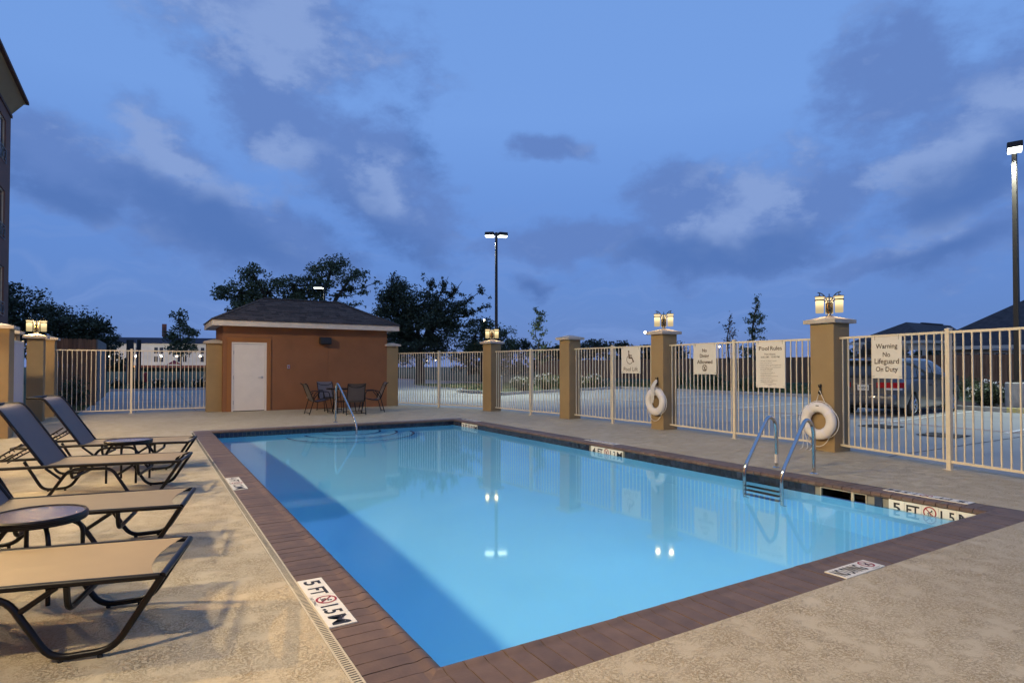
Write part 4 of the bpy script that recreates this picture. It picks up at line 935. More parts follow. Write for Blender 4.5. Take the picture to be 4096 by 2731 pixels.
# ------------------------------------------------------------------ sun loungers
def lounger():
    t_ = thing('sun_lounger', 'x', 'sun lounger', (0, 0, 0), 0, 'sun loungers in a row beside the pool')
    r = .0165; H = .36; W_ = .335
    for s in (-1, 1):
        y = W_ * s
        MB().tube([(-.01, y, H), (-.5, y, H + .004), (-1.2, y, H + .006), (-1.97, y, H)], r, 10).build('side_rail', 'bronze_tube', t_, True)
        pts = [(0, y, H), (-.205, y, .03), (-.46, y, .018), (-.64, y, H - .036), (-1.02, y, H - .033), (-1.215, y, .03), (-1.47, y, .018), (-1.645, y, H - .02)]
        lg = MB().tube(fillet(pts, .075, 5), r, 10).build('leg_tube', 'bronze_tube', t_, True)
        for x in (-.26, -.42, -1.26, -1.42): MB().cyl(.012, .0, .016, 8, T(x, y, .0)).build('glide', 'rubber', lg)
        for pa, pb in (((-.585, .25), (-.44, H - .01)), ((-1.085, .23), (-1.22, H - .01))): MB().tube([(pa[0], y, pa[1]), (pb[0], y, pb[1])], r * .8, 8).build('brace', 'bronze_tube', t_, True)
        # notched back support
        bx, bz, ex_, ez_ = -1.44, .60, -1.78, H + .015
        y2 = W_ * .86 * s
        st = MB(); st.tube([(bx, y2, bz), (ex_, y2, ez_)], .009, 8); st.tube([(bx - .07, y2, bz - .10), (ex_ + .0, y2, ez_ - .035)], .008, 8)
        for k in range(4):
            f_ = (k + .6) / 4.6; cx_ = bx - .035 + (ex_ - bx) * f_; cz_ = bz - .05 + (ez_ - .0 - bz) * f_
            st.tube([(cx_ + .022 * math.cos(a), y2, cz_ + .022 * math.sin(a)) for a in np.linspace(.2, 3.6, 7)], .006, 6)
        st.build('back_support', 'bronze_tube', t_, True)
    MB().tube([(0, -W_, H), (0, W_, H)], r, 10).build('foot_bar', 'bronze_tube', t_, True)
    MB().tube([(-1.97, -W_, H), (-1.97, W_, H)], r, 10).build('head_bar', 'bronze_tube', t_, True)
    for x in (-.40, -1.0): MB().tube(fillet([(x, -W_, H - .01), (x, -W_ + .02, H - .13), (x, W_ - .02, H - .13), (x, W_, H - .01)], .07, 4), r * .9, 8).build('spreader', 'bronze_tube', t_, True)
    def sling(name, prof_, yw, m, con0=0, sag=.014):
        o = MB(); k = len(prof_); ny_ = 13; ys = np.linspace(-yw, yw, ny_)
        for i, p_ in enumerate(prof_):
            for y in ys:
                q_ = 1 - (y / yw) ** 2; dx = -con0 * q_ * max(0, 1 - i / 4.0)
                o.v.append((p_[0] + dx, y, p_[2] - sag * q_))
        o.f = [(i * ny_ + j, i * ny_ + j + 1, (i + 1) * ny_ + j + 1, (i + 1) * ny_ + j) for i in range(k - 1) for j in range(ny_ - 1)]
        b = len(o.v); o.v += [(x, y, z - .003) for x, y, z in o.v]; o.f += [tuple(q_ + b for q_ in f_)[::-1] for f_ in o.f]
        for j in range(ny_ - 1):
            for i0 in (0, (k - 1) * ny_): o.f.append((i0 + j, i0 + j + 1, b + i0 + j + 1, b + i0 + j))
        return o.build(name, m, t_, True, 60)
    sling('seat_sling', [(x, 0, H + .014) for x in np.linspace(-.035, -1.26, 14)], W_ - .004, 'sling_tan', .065)
    bp_ = fillet([(-1.25, 0, H + .02), (-1.60, 0, .915), (-1.66, 0, .985), (-1.82, 0, .985)], .10, 6)
    sling('back_sling', [(p_.x, 0, p_.z) for p_ in bp_], W_ - .03, 'sling_dark', 0, .022)
    for s in (-1, 1): MB().tube([(p_.x, (W_ - .025) * s, p_.z) for p_ in bp_], r * .95, 10).build('back_rail', 'bronze_tube', t_, True)
    MB().tube([(-1.82, -(W_ - .025), .985), (-1.82, W_ - .025, .985)], r * .9, 8).build('back_top_bar', 'bronze_tube', t_, True)
    return t_
lg1 = lounger()
def place(o, jx, jy, ang, lb):
    # jx, jy: near foot joint
    c, s = math.cos(R(ang)), math.sin(R(ang)); o.location = (jx - s * .335, jy + c * .335, 0); o.rotation_euler = (0, 0, R(ang)); o['label'] = lb
place(lg1, -1.10, .87, -13.5, 'tan sling sun lounger nearest the five foot marker tile on the coping')
l2 = dup(lg1, (0, 0, 0), 0); place(l2, -.95, 2.49, -10.5, 'tan sling sun lounger right behind the low round table catching orange light')
l3 = dup(lg1, (0, 0, 0), 0); place(l3, -.86, 4.88, -12.3, 'sun lounger with raised dark back beside the four foot marker tile')
l4 = dup(lg1, (0, 0, 0), 0); place(l4, -.69, 6.70, -11.5, 'sun lounger with raised dark back farthest along the row, behind the small round table')
def side_table(x, y, lb):
    t_ = thing('side_table', lb, 'side table', (x, y, 0), R(20), 'low round glass side tables between the loungers')
    o = MB(); o.lathe([(.238, .452), (.252, .452), (.252, .46), (.256, .462), (.256, .47), (.252, .472), (.252, .48), (.256, .482), (.256, .49), (.252, .494), (.246, .5), (.238, .498)], 48, closed=True); o.build('rim', 'bronze_tube', t_, True)
    MB().cyl(.24, .482, .493, 48).build('glass_top', 'table_glass', t_)
    for k in range(4):
        a = R(0 + 90 * k); d = (math.cos(a), math.sin(a))
        MB().tube(fillet([(d[0] * .235, d[1] * .235, 0), (d[0] * .235, d[1] * .235, .38), (d[0] * .16, d[1] * .16, .458)], .07, 5), .013, 10).build('leg', 'bronze_tube', t_, True)
    MB().tube([(.15 * math.cos(a), .15 * math.sin(a), .452) for a in np.linspace(0, 2 * math.pi, 24, endpoint=False)], .01, 6, closed=True).build('under_ring', 'bronze_tube', t_, True)
side_table(-1.735, 2.06, 'round side table with textured glass top between the two tan loungers')
side_table(-1.36, 6.12, 'round side table between the two loungers with raised dark backs')

# ------------------------------------------------------------------ hotel wing at the left edge
hb = thing('hotel_wing', 'tall dark brown hotel wing with deep cornice rising at the deck edge', 'building', (-6.05, 0, 0))
o = MB(); L0, L1, HT = -16.0, 28.9, 11.55
fl = [(.9, 2.6), (3.95, 6.0), (6.95, 9.1)]
wins = [(y, z0, z1) for y in np.arange(27.2, -15, -3.9) for z0, z1 in ((3.4, 5.3), (6.4, 8.3), (9.4, 11.1))]
o.box(-14, -.12, L0, L1, -.1, HT)
# front skin with real window openings
ys = sorted(set([L0, L1] + [y for w_ in wins for y in (w_[0] - .75, w_[0] + .75)]))
for a, b in zip(ys, ys[1:]):
    isw = any(abs((a + b) / 2 - w_[0]) < .7 for w_ in wins)
    if not isw: o.box(-.12, 0, a, b, -.1, HT)
    else:
        zs = [-.1, 3.4, 5.3, 6.4, 8.3, 9.4, 11.1, HT]
        for k in range(0, 8, 2): o.box(-.12, 0, a, b, zs[k], zs[k + 1])
o.build('wall', 'stucco_brown', hb)
o = MB(); o.box(-14.2, .05, L0, L1 + .06, HT, HT + .12); o.build('cornice_fillet', 'stucco_dark', hb)
o = MB(); o.add([(0, L0, HT + .12), (0, L1, HT + .12), (-14, L1, HT + .12), (-14, L0, HT + .12), (.40, L0, HT + .80), (.40, L1 + .35, HT + .80), (-14.5, L1 + .35, HT + .80), (-14.5, L0, HT + .80)], [(0, 1, 5, 4), (1, 2, 6, 5), (4, 5, 6, 7), (2, 3, 7, 6), (0, 3, 2, 1), (3, 0, 4, 7)]); o.build('cornice', 'stucco_tan', hb)
o = MB(); o.box(-14.5, .52, L0, L1 + .47, HT + .801, HT + .92); o.build('coping_cap', 'stucco_dark', hb)
for (y, z0, z1) in wins:
    if y < 12: continue
    w_ = MB().box(-.10, -.08, y - .75, y + .75, z0, z1).build('window', 'window_glass', hb)
    o = MB(); o.box(-.085, -.05, y - .75, y - .70, z0, z1); o.box(-.085, -.05, y + .70, y + .75, z0, z1); o.box(-.085, -.05, y - .02, y + .02, z0, z1); o.box(-.085, -.05, y - .70, y + .70, z1 - .05, z1); o.build('frame', 'fence_paint', w_)
    if True:
        o = MB(); o.tube([(.03, y - .72, z0 - .02), (.03, y + .72, z0 - .02), (.03, y + .72, z0 + .5), (.03, y - .72, z0 + .5)], .012, 6, closed=True)
        for q_ in (-.45, 0, .45): o.tube([(.03, y + q_ + .15 * math.cos(a), z0 + .24 + .15 * math.sin(a)) for a in np.linspace(0, 6.283, 14, endpoint=False)], .01, 6, closed=True); o.tube([(.03, y + q_ + .22, z0), (.03, y + q_ + .22, z0 + .5)], .009, 6)
        o.build('grille', 'nickel', w_)
rest_w = MB()
for (y, z0, z1) in wins:
    if y < 12: rest_w.box(-.10, -.08, y - .75, y + .75, z0, z1)
rest_w.build('window_glazing', 'window_glass', hb)

# wall lights on the hotel facade
for y, lb in ((-1.5, 'lit wall light on the hotel facade behind the nearest lounger'), (5.0, 'lit wall light on the hotel facade level with the middle loungers'), (11.5, 'lit wall light on the hotel facade near the white mesh gate')):
    t_ = thing('hotel_wall_light', lb, 'wall light', (-6.05, y, 6.7), 0, 'hotel wall lights')
    MB().bevbox(0, .22, -.2, .2, 0, .26, .03).build('housing', 'black_metal', t_); MB().box(.03, .19, -.16, .16, -.012, -.002).build('lens', 'lamp_far', t_)
    ld = bpy.data.lights.new('wall_lamp', 'SPOT'); ld.energy = WALL_W; ld.color = (1.0, .80, .50); ld.cycles.is_caustics_light = True; ld.spot_size = R(150 if y > 10 else 100); ld.spot_blend = 1.0; ld.shadow_soft_size = .30
    lo = bpy.data.objects.new('wall_lamp', ld); C.objects.link(lo); lo.parent = t_; lo.location = (.24, 0, -.05); lo.rotation_euler = (0, R(-51), 0)

# ------------------------------------------------------------------ cedar fences
def plank_mesh(h):
    o = MB(); w = .136; o.prism([(0, 0), (w, 0), (w, h - .03), (w - .03, h), (.03, h), (0, h - .03)], 0, .02, Matrix.Rotation(R(90), 4, 'X'))
    me = bpy.data.meshes.new('plank'); me.from_pydata(o.v, [], o.f); me.materials.append(M['cedar']); return me
pm1 = plank_mesh(1.83); pm2 = plank_mesh(2.50)
cf = thing('cedar_fence', 'long cedar plank fence behind the parking lot in front of the grey roofs', 'fence', (38, 0, 0))
Yr = (9.5, 56); n = int((Yr[1] - Yr[0]) / .142); idx = 0; cm = MB()
for i in range(n):
    y = Yr[1] - i * .142; z = rise(38) - .03 + rnd.uniform(-.012, .012)
    mxp = Matrix.Translation((rnd.uniform(-.004, .004), y, z)) @ Matrix.Rotation(R(-90), 4, 'Z')
    if y < 50.5: link('plank', pm1, cf, mxp)
    else: cm.add([v_.co[:] for v_ in pm1.vertices], [tuple(p_.vertices) for p_ in pm1.polygons], mxp)
stuff(cm.build('far_planks', 'cedar', cf))
o = MB()
for z in (.55, 1.7): o.box(.03, .07, Yr[0] - .1, Yr[1], z, z + .09)
o.build('fence_rail', 'cedar', cf)
ce = thing('cedar_enclosure', 'tall cedar plank enclosure behind the picket fence, lit warm from the lantern', 'enclosure', (0, 25, 0))
for i in range(12): link('plank', pm2, ce, Matrix.Translation((-4.55 + i * .142, 0, LOT + rnd.uniform(-.015, .015))))
o = MB(); o.box(-2.845, -2.80, .0, 5.6, .05, 2.42); o.build('side_gate', 'weathered_board', ce)
o = MB(); o.box(-4.6, -2.86, .03, .07, .6, .69); o.box(-4.6, -2.86, .03, .07, 2.0, 2.09); o.build('fence_rail', 'cedar', ce)
for z in (.5, 1.2, 2.0): MB().box(-2.80, -2.785, .15, .3, z, z + .07).build('gate_hinge', 'black_metal', ce)

# ------------------------------------------------------------------ trees and plants
def leaves(pts, size, seed, flat=0.0):
    rs = np.random.RandomState(seed); n = len(pts)
    a = rs.normal(size=(n, 3)); a[:, 2] *= (1 - flat); a /= np.linalg.norm(a, axis=1)[:, None]
    b = rs.normal(size=(n, 3)); b -= a * (a * b).sum(1)[:, None]; b /= np.linalg.norm(b, axis=1)[:, None]
    s = size * rs.uniform(.6, 1.3, (n, 1))
    P_ = np.array(pts); v = np.stack([P_ - a * s, P_ + b * s * .45, P_ + a * s, P_ - b * s * .45], 1).reshape(-1, 3)
    return v
def leaf_obj(name, v, m, parent):
    n = len(v) // 4; me = bpy.data.meshes.new(name); me.vertices.add(len(v)); me.vertices.foreach_set('co', v.astype(np.float32).ravel())
    me.loops.add(n * 4); me.loops.foreach_set('vertex_index', np.arange(n * 4, dtype=np.int32)); me.polygons.add(n)
    me.polygons.foreach_set('loop_start', np.arange(0, n * 4, 4, dtype=np.int32)); me.polygons.foreach_set('loop_total', np.full(n, 4, dtype=np.int32)); me.update(); me.validate()
    me.materials.append(M[m]); return link(name, me, parent)
def tree(name, label, loc, trunk_h, tr, lobes, leafm, nclump, per, lsize, crad, seed, group, sprays=(), lean=0.0, cat='tree'):
    """lobes: (x,y,z,rx,ry,rz) ellipsoids relative to the base"""
    rs = np.random.RandomState(seed); t_ = thing(name, label, cat, loc, 0, group)
    tk = MB(); top = Vector((lean, 0, trunk_h)); tk.tube([(0, 0, -.2), (lean * .2, 0, trunk_h * .35), (lean * .6, .05 * trunk_h, trunk_h * .7), tuple(top)], [tr * 1.25, tr, tr * .85, tr * .7], 9)
    vol = np.array([l[3] * l[4] * l[5] for l in lobes]) ** .6; vol /= vol.sum()
    P_ = []
    for li, l in enumerate(lobes):
        c = Vector(l[:3]); k = max(3, int(nclump * vol[li]))
        mid = top.lerp(c, .5) + Vector((rs.uniform(-.3, .3), rs.uniform(-.3, .3), -.15 * abs(c.z - top.z)))
        tk.tube(fillet([tuple(top), tuple(mid), tuple(c)], 1.0, 3), [tr * .6] + [tr * .45] * 4 + [tr * .22], 6)
        for q_ in range(k):
            u = rs.normal(size=3); u /= np.linalg.norm(u); rr = rs.uniform(.45, 1.0) ** .6
            cc_ = np.array(l[:3]) + u * rr * np.array(l[3:6])
            if q_ % 2 == 0:
                m2 = Vector(c).lerp(Vector(cc_), .55) + Vector((0, 0, -.1)); tk.tube([tuple(c), tuple(m2), tuple(cc_)], [tr * .18, tr * .12, tr * .05], 5)
            cs = crad * rs.uniform(.55, 1.25); n = int(per * rs.uniform(.5, 1.3))
            P_.append(cc_ + np.clip(rs.normal(size=(n, 3)), -1.5, 1.5) * np.array([cs, cs, cs * .62]))
    for (a, b, cnt) in sprays:     # ragged leafy branches sticking out of the crown
        a = Vector(a); b = Vector(b); m2 = a.lerp(b, .5) + Vector((0, 0, -.25)); tk.tube([tuple(a), tuple(m2), tuple(b)], [tr * .2, tr * .13, tr * .04], 5)
        for q_ in range(cnt):
            s = rs.uniform(.15, 1.0); base_ = np.array(a.lerp(b, s)) + np.array((0, 0, -.25 * 4 * s * (1 - s) * .5))
            P_.append(base_ + rs.normal(size=(max(6, int(per * .28)), 3)) * crad * .32)
            tip = base_ + rs.normal(size=3) * crad * .8; P_.append(tip + rs.normal(size=(max(4, int(per * .12)), 3)) * crad * .2)
            tk.tube([tuple(base_), tuple(tip)], [tr * .05, tr * .02], 4)
    tk.build('trunk', 'bark', t_, True)
    leaf_obj('crown', leaves(np.concatenate(P_), lsize, seed), leafm, t_)
    return t_
# broad oak behind the pump house
tree('oak_tree', 'broad spreading oak rising behind the pump house roof', (10.4, 54.6, -.1), 4.0, .42,
     [(-4.6, 1.2, 8.3, 1.9, 1.8, 1.3), (-3.7, .6, 10.0, 1.0, 1.0, .8), (-2.2, .8, 8.2, 1.6, 1.6, 1.3), (-.2, 0, 8.9, 1.5, 1.6, 1.1), (.9, -.2, 7.8, 1.7, 1.6, 1.0), (2.0, -1.2, 9.6, 1.5, 1.5, 1.4), (3.0, -1.6, 11.0, 1.2, 1.2, .9), (4.3, -2.8, 9.7, 1.1, 1.2, .8), (-3, .9, 6.8, 2.4, 1.8, .8), (1.2, -.5, 6.6, 2.2, 1.8, .8)],
     'leaf_oak', 250, 62, .135, .40, 11, 'trees beyond the fence',
     [((3.2, -1.8, 8.4), (6.6, -3.9, 9.3), 14), ((2.6, -1.5, 8.0), (5.6, -3.3, 8.4), 10), ((2.5, -1.6, 7.2), (5.2, -3.0, 7.3), 8), ((-4, 1, 7.8), (-6.9, 2.8, 7.9), 10), ((-3.8, 1, 7.0), (-5.6, 2.0, 6.6), 8)])
tree('oak_tree', 'dense dark oak with ragged branches beside the two-headed lot light', (18.2, 44.0, -.1), 3.0, .4,
     [(-1.9, 1.4, 6.6, 1.3, 1.5, 1.4), (-1.3, 1.0, 7.7, 1.1, 1.2, 1.0), (-.2, .2, 6.4, 1.9, 1.8, 1.4), (.6, -.2, 4.8, 3.0, 2.5, 1.6), (-1.8, 1.2, 4.3, 2.0, 2.0, 1.8), (1.8, -1.0, 6.0, 1.6, 1.6, 1.2), (-.5, .2, 2.9, 3.0, 2.4, 1.2)],
     'leaf_dark', 300, 110, .115, .44, 12, 'trees beyond the fence',
     [((1.0, -.6, 6.6), (2.0, -1.2, 9.0), 9), ((1.4, -.8, 6.6), (3.0, -1.8, 8.6), 9), ((2, -1, 6.0), (4.4, -2.7, 7.9), 10), ((2, -1, 5.4), (4.9, -3.0, 6.6), 10), ((1.8, -1, 4.8), (4.6, -2.9, 5.4), 9), ((.3, 0, 6.8), (.9, -.6, 8.8), 7), ((-1.6, 1.2, 7.4), (-1.9, 1.4, 8.9), 5)])
tree('oak_tree', 'low pale green tree between the dark oak and the pump house roof', (14.6, 47.5, -.1), 2.2, .18, [(0, 0, 4.9, 1.0, 1.0, 1.1), (.2, 0, 3.6, 1.2, 1.2, 1.0)], 'leaf_oak', 46, 60, .12, .36, 13, 'trees beyond the fence')
tree('oak_tree', 'rounded green tree below the street lamp beside the lantern pillar', (24.2, 44.2, -.1), 2.0, .22, [(-.6, .4, 4.2, 1.9, 1.6, 1.3), (1.3, -.8, 3.6, 1.5, 1.5, 1.2), (0, 0, 5.0, 1.0, 1.0, .7)], 'leaf_oak', 90, 60, .12, .40, 14, 'trees beyond the fence')
# left mass
tree('shade_tree', 'large dark shade tree beside the hotel wing', (-10.3, 60.5, -.1), 3.2, .4, [(-.5, 0, 6.6, 2.6, 2.2, 1.8), (1.6, -.8, 5.2, 2.3, 2.0, 1.6), (-2, .6, 5.0, 2.6, 2.2, 2.0), (.6, -.3, 3.6, 3.2, 2.6, 1.5), (-1.6, .6, 7.6, 1.3, 1.2, .9)], 'leaf_dark', 210, 70, .14, .5, 15, 'trees beyond the fence')
tree('shade_tree', 'dark shade tree with feathery edge behind the cedar enclosure', (-6.0, 57.5, -.1), 2.4, .32, [(-.8, .3, 5.0, 2.2, 1.8, 1.3), (.8, -.4, 4.4, 1.5, 1.4, 1.0), (0, 0, 3.0, 2.4, 2.0, 1.2)], 'leaf_dark', 130, 65, .14, .42, 16, 'trees beyond the fence', [((.8, -.4, 4.4), (2.3, -1.4, 5.0), 8), ((.8, -.4, 3.8), (2.6, -1.5, 3.9), 8), ((.8, -.4, 3.4), (2.3, -1.4, 3.1), 6)])
tree('young_tree', 'young leafy tree with rounded crown in front of the pale far hotel', (1.65, 65.8, -.1), 2.4, .10, [(0, 0, 4.6, 1.25, 1.2, 1.1), (-.2, 0, 6.2, .55, .55, .8), (.9, -.4, 4.9, .6, .6, .5), (0, 0, 3.3, 1.4, 1.3, .7)], 'leaf_oak', 70, 42, .14, .30, 17, 'young trees', [((0, 0, 4), (1.7, -.9, 5.1), 4), ((0, 0, 5), (-.1, .2, 7.0), 5)])
tree('young_tree', 'small dark tree beside the cedar enclosure in front of the far hotel', (-5.5, 85.0, -.1), 1.5, .10, [(0, 0, 4.4, 1.3, 1.2, 1.6), (.8, 0, 2.2, 1.5, 1.4, .9)], 'leaf_dark', 50, 40, .18, .34, 18, 'young trees')
# airy young cypress
tree('young_cypress', 'airy light green young cypress behind the picket fence', (20.9, 30.3, 0), 3.0, .055, [(0, 0, 4.4, .35, .35, .9)], 'leaf_young', 16, 26, .07, .16, 19, 'young trees',
     [((0, 0, 1.6 + k * .36), (.95 * math.cos(k * 2.4) * (1 - k / 14), .95 * math.sin(k * 2.4) * (1 - k / 14), 2.15 + k * .36), 9) for k in range(10)])
tree('young_cypress', 'slender dark green young tree staked behind the pool rules sign', (27.4, 18.6, .1), 4.4, .045, [(0, 0, 3.5, .45, .45, .9), (0, 0, 2.2, .75, .75, .6)], 'leaf_oak', 44, 34, .07, .17, 20, 'young trees',
     [((0, 0, 1.6 + k * .4), (.62 * math.cos(k * 2.4) * (1 - k / 15), .62 * math.sin(k * 2.4) * (1 - k / 15), 2.0 + k * .4), 7) for k in range(9)])
tree('young_cypress', 'thin russet sapling with sparse leaves behind the no diving sign', (27.5, 20.4, .1), 3.9, .035, [(0, 0, 3.1, .25, .25, .7)], 'leaf_russet', 14, 14, .06, .13, 21, 'young trees',
     [((0, 0, 1.4 + k * .33), (.55 * math.cos(k * 2.4) * (1 - k / 14), .55 * math.sin(k * 2.4) * (1 - k / 14), 1.75 + k * .33), 5) for k in range(9)])
for k, (x, y) in enumerate(((27.4, 18.6), (27.5, 20.4))):
    o = thing('tree_stake', 'dark guy stake pair holding the ' + ('slender green young tree' if k == 0 else 'russet sapling'), 'stake', (x, y, .08), .4)
    MB().tube([(-.55, -.2, 0), (-.35, -.1, 1.0)], .02, 6).build('stake', 'black_metal', o); MB().tube([(.55, .2, 0), (.35, .1, 1.0)], .02, 6).build('stake', 'black_metal', o)
ORD = ('first', 'second', 'third', 'fourth', 'fifth', 'sixth', 'seventh', 'eighth', 'ninth', 'tenth', 'eleventh', 'twelfth', 'thirteenth', 'fourteenth')
# far tree line above the cedar fence
for k in range(9):
    f_ = k / 8; x = 36 + 23 * f_; y = 70 - 15 * f_; hgt_ = 4.4 + rnd.uniform(-.5, .8)
    tree('far_tree', ORD[k] + ' dark tree of the far tree line, counted from the street lamp', (x, y, .1), 1.4, .2, [(-1.2, 0, hgt_ - 1.8, 1.7, 1.5, 1.2), (1.0, 0, hgt_ - 1.6, 1.6, 1.5, 1.1), (0, 0, hgt_ - .9, 1.2, 1.2, .8), (0, 0, 1.4, 2.2, 1.8, 1.1)], 'leaf_dark', 60, 45, .20, .45, 40 + k, 'far tree line')
for k, (x, y) in enumerate(((98, 52), (104, 49), (111, 47))): tree('far_tree', ORD[k] + ' small distant tree past the pool rules sign, counted from it', (x, y, 0), 1, .2, [(0, 0, 3.0, 2.6, 2.0, 1.5)], 'leaf_dark', 34, 36, .3, .6, 60 + k, 'distant trees')
# shrubs
def shrub(label, loc, r, h, n, leafm, flowers, seed, group, cat='shrub', name='flowering_shrub'):
    rs = np.random.RandomState(seed); t_ = thing(name, label, cat, loc, 0, group); st = MB(); P_ = []; F_ = []
    for k in range(n):
        a = rs.uniform(0, 6.283); q_ = r * math.sqrt(rs.uniform(0, 1)); tip = np.array((q_ * math.cos(a), q_ * math.sin(a), h * rs.uniform(.55, 1) * (1 - .35 * (q_ / r) ** 2)))
        st.tube([(tip[0] * .2, tip[1] * .2, 0), tuple(tip * .9)], [.012, .004], 4)
        for s in np.linspace(.35, 1, 5): P_.append(tip * np.array((s * .8 + .2, s * .8 + .2, s)) + rs.normal(size=(7, 3)) * .07 * max(1, r))
        if flowers and rs.uniform() < .55: F_.append(tip + rs.normal(size=(6, 3)) * .035 + np.array((0, 0, .04)))
    st.build('stems', 'bark', t_); leaf_obj('foliage', leaves(np.concatenate(P_), .055 * max(1, r), seed), leafm, t_)
    if F_: leaf_obj('blossom', leaves(np.concatenate(F_), .05, seed + 1), 'flower', t_)
for k, (x, y, r, h) in enumerate(((16.9, 26.0, .75, .85), (18.9, 26.6, .7, .95), (20.6, 27.2, .85, .95), (22.4, 27.8, .7, .85), (23.9, 28.6, .8, .9))):
    shrub(ORD[k] + ' white flowering shrub in the island bed, counted from the lot light base', (x, y, .04), r, h, 60, 'leaf_young', True, 80 + k, 'white flowering shrubs in the island bed')
shrub('white flowering shrub between the grey van and the concrete lamp base', (23.6, 6.55, .05), .6, .85, 60, 'leaf_oak', True, 90, 'white flowering shrubs by the van')
for k in range(14):
    y = 9.8 + k * 1.25 + rnd.uniform(-.4, .4); x = 27.5 + rnd.uniform(-1, 3)
    shrub(ORD[k] + ' weedy green plant before the cedar fence, counted from the van', (x, y, rise(x)), .5 + rnd.uniform(0, .3), .75 + rnd.uniform(-.2, .5), 34, 'leaf_young', False, 100 + k, 'weedy plants before the cedar fence', 'plant', 'weedy_plant')
for k in range(9):
    shrub(ORD[k] + ' low dark plant in the flower bed, counted from the cedar enclosure', (-2.6 + k * 1.05 + rnd.uniform(-.2, .2), 41.2 + rnd.uniform(-.6, 1.2), .05), .5, .55, 26, 'leaf_dark', k % 2 == 0, 130 + k, 'low plants in the flower bed', 'plant', 'bed_plant')
shrub('leafy shrub at the foot of the cedar enclosure', (-3.45, 24.2, -.08), .45, 1.15, 34, 'leaf_oak', False, 150, 'shrubs')
# grass blades on the strips that show
rs = np.random.RandomState(5); P_ = []
n = 9000; x = rs.uniform(25.9, 33, n); y = rs.uniform(9, 32, n); P_.append(np.stack([x, y, np.array([rise(q_) for q_ in x]) + .06], 1))
n = 5000; x = rs.uniform(15, 25, n); y = rs.uniform(28.2, 38, n); P_.append(np.stack([x, y, np.full(n, .10)], 1))
n = 1600; x = rs.uniform(-4.3, -3.0, n); y = rs.uniform(19.2, 24.8, n); P_.append(np.stack([x, y, np.full(n, -.09)], 1))
P_ = np.concatenate(P_); v = leaves(P_, .10, 3); v[:, 2] = np.maximum(v[:, 2], np.repeat(P_[:, 2], 4) - .08)
g_ = leaf_obj('grass', v, 'leaf_young', None); g_['kind'] = 'stuff'; g_['label'] = 'rough grass on the planted strips beyond the lot'; g_['category'] = 'grass'

# ------------------------------------------------------------------ lot lights
def lot_light(name, x, y, z0, h, label, heads, ped, pr=.065, watts=LOT_W, rz=0.0):
    t_ = thing(name, label, 'lamp post', (x, y, z0), rz, 'parking lot light poles')
    MB().lathe([(.0001, 0), (.33, 0), (.33, ped - .03), (.30, ped), (.0001, ped)], 28).build('concrete_base', 'curb_concrete', t_, True, 30)
    o = MB(); o.box(-.14, .14, -.14, .14, ped, ped + .09); o.build('base_cover', 'pole_paint', t_)
    o = MB(); a, b = pr * 1.15, pr * .85; o.add([(-a, -a, ped + .09), (a, -a, ped + .09), (a, a, ped + .09), (-a, a, ped + .09), (-b, -b, h), (b, -b, h), (b, b, h), (-b, b, h)], [(0, 3, 2, 1), (4, 5, 6, 7), (0, 1, 5, 4), (1, 2, 6, 5), (2, 3, 7, 6), (3, 0, 4, 7)]); o.build('pole', 'pole_paint', t_)
    for (ang, L) in heads:
        mx = Matrix.Rotation(R(ang), 4, 'Z')
        hd = MB().box(.05, .12, -.03, .03, h - .12, h - .04, mx).bevbox(.12, .12 + L, -.2, .2, h - .17, h + .02, .03, mx).build('head', 'pole_paint', t_)
        MB().bevbox(.14, .10 + L, -.18, .18, h - .225, h - .168, .015, mx).build('lens', 'lamp_head', hd)
        ld = bpy.data.lights.new('lot_lamp', 'SPOT'); ld.energy = watts; ld.color = (.93, 1.0, .80); ld.spot_size = R(132); ld.spot_blend = .7; ld.shadow_soft_size = .15
        lo = bpy.data.objects.new('lot_lamp', ld); C.objects.link(lo); lo.parent = t_; lo.location = mx @ Vector((.12 + L / 2, 0, h - .32))
lot_light('lot_light', 15.25, 26.1, .04, 8.75, 'tall two-headed parking lot light pole beyond the fence', ((165, .5), (15, .5)), .85, .075, rz=R(-25))
lot_light('lot_light', 23.05, 5.55, .05, 8.5, 'single-headed parking lot light pole beside the grey van', ((200, .6),), .82, .066)
lot_light('lot_light', 10.9, 46.3, -.08, 7.95, 'distant lot light standing before the broad oak', ((150, .7),), .6, .075, 300)
# far street lights and little lamps
def far_lamp(x, y, z, label, arm=True, r=.14, ground=0):
    t_ = thing('street_lamp', label, 'street lamp', (x, y, ground), 0, 'far street lamps')
    if arm: MB().tube(fillet([(1.4, -.8, 0), (1.4, -.8, z - .6), (1.0, -.6, z), (.15, -.1, z + .08)], .8, 5), .06, 6).build('pole', 'nickel', t_, True)
    else: MB().tube([(0, 0, 0), (0, 0, z - .1)], .05, 6).build('pole', 'pole_paint', t_)
    o = MB(); o.lathe([(.0001, z - r), (r * .8, z - r * .5), (r, z), (r * .8, z + r * .5), (.0001, z + r)], 12); o.build('lamp', 'lamp_far', t_, True)
far_lamp(32.4, 58.9, 6.75, 'far street lamp on a curved arm above the lantern', r=.16)
far_lamp(62.7, 63.9, 6.5, 'far street lamp glowing beside the rope-ring pillar cap', r=.22)
def at(dx, dy, depth):
    x, y = dx * 1.7415, dy * 1.7415; f_ = 2395.0; yw, pt = R(31.31), R(.998)
    fw = Vector((math.sin(yw) * math.cos(pt), math.cos(yw) * math.cos(pt), math.sin(pt))); rt_ = Vector((math.cos(yw), -math.sin(yw), 0)); up = rt_.cross(fw)
    return Vector((-1.17, -2.565, 1.39)) + (rt_ * ((x - 2048) / f_) - up * ((y - 1365.5 - 57.9) / f_) + fw) * depth
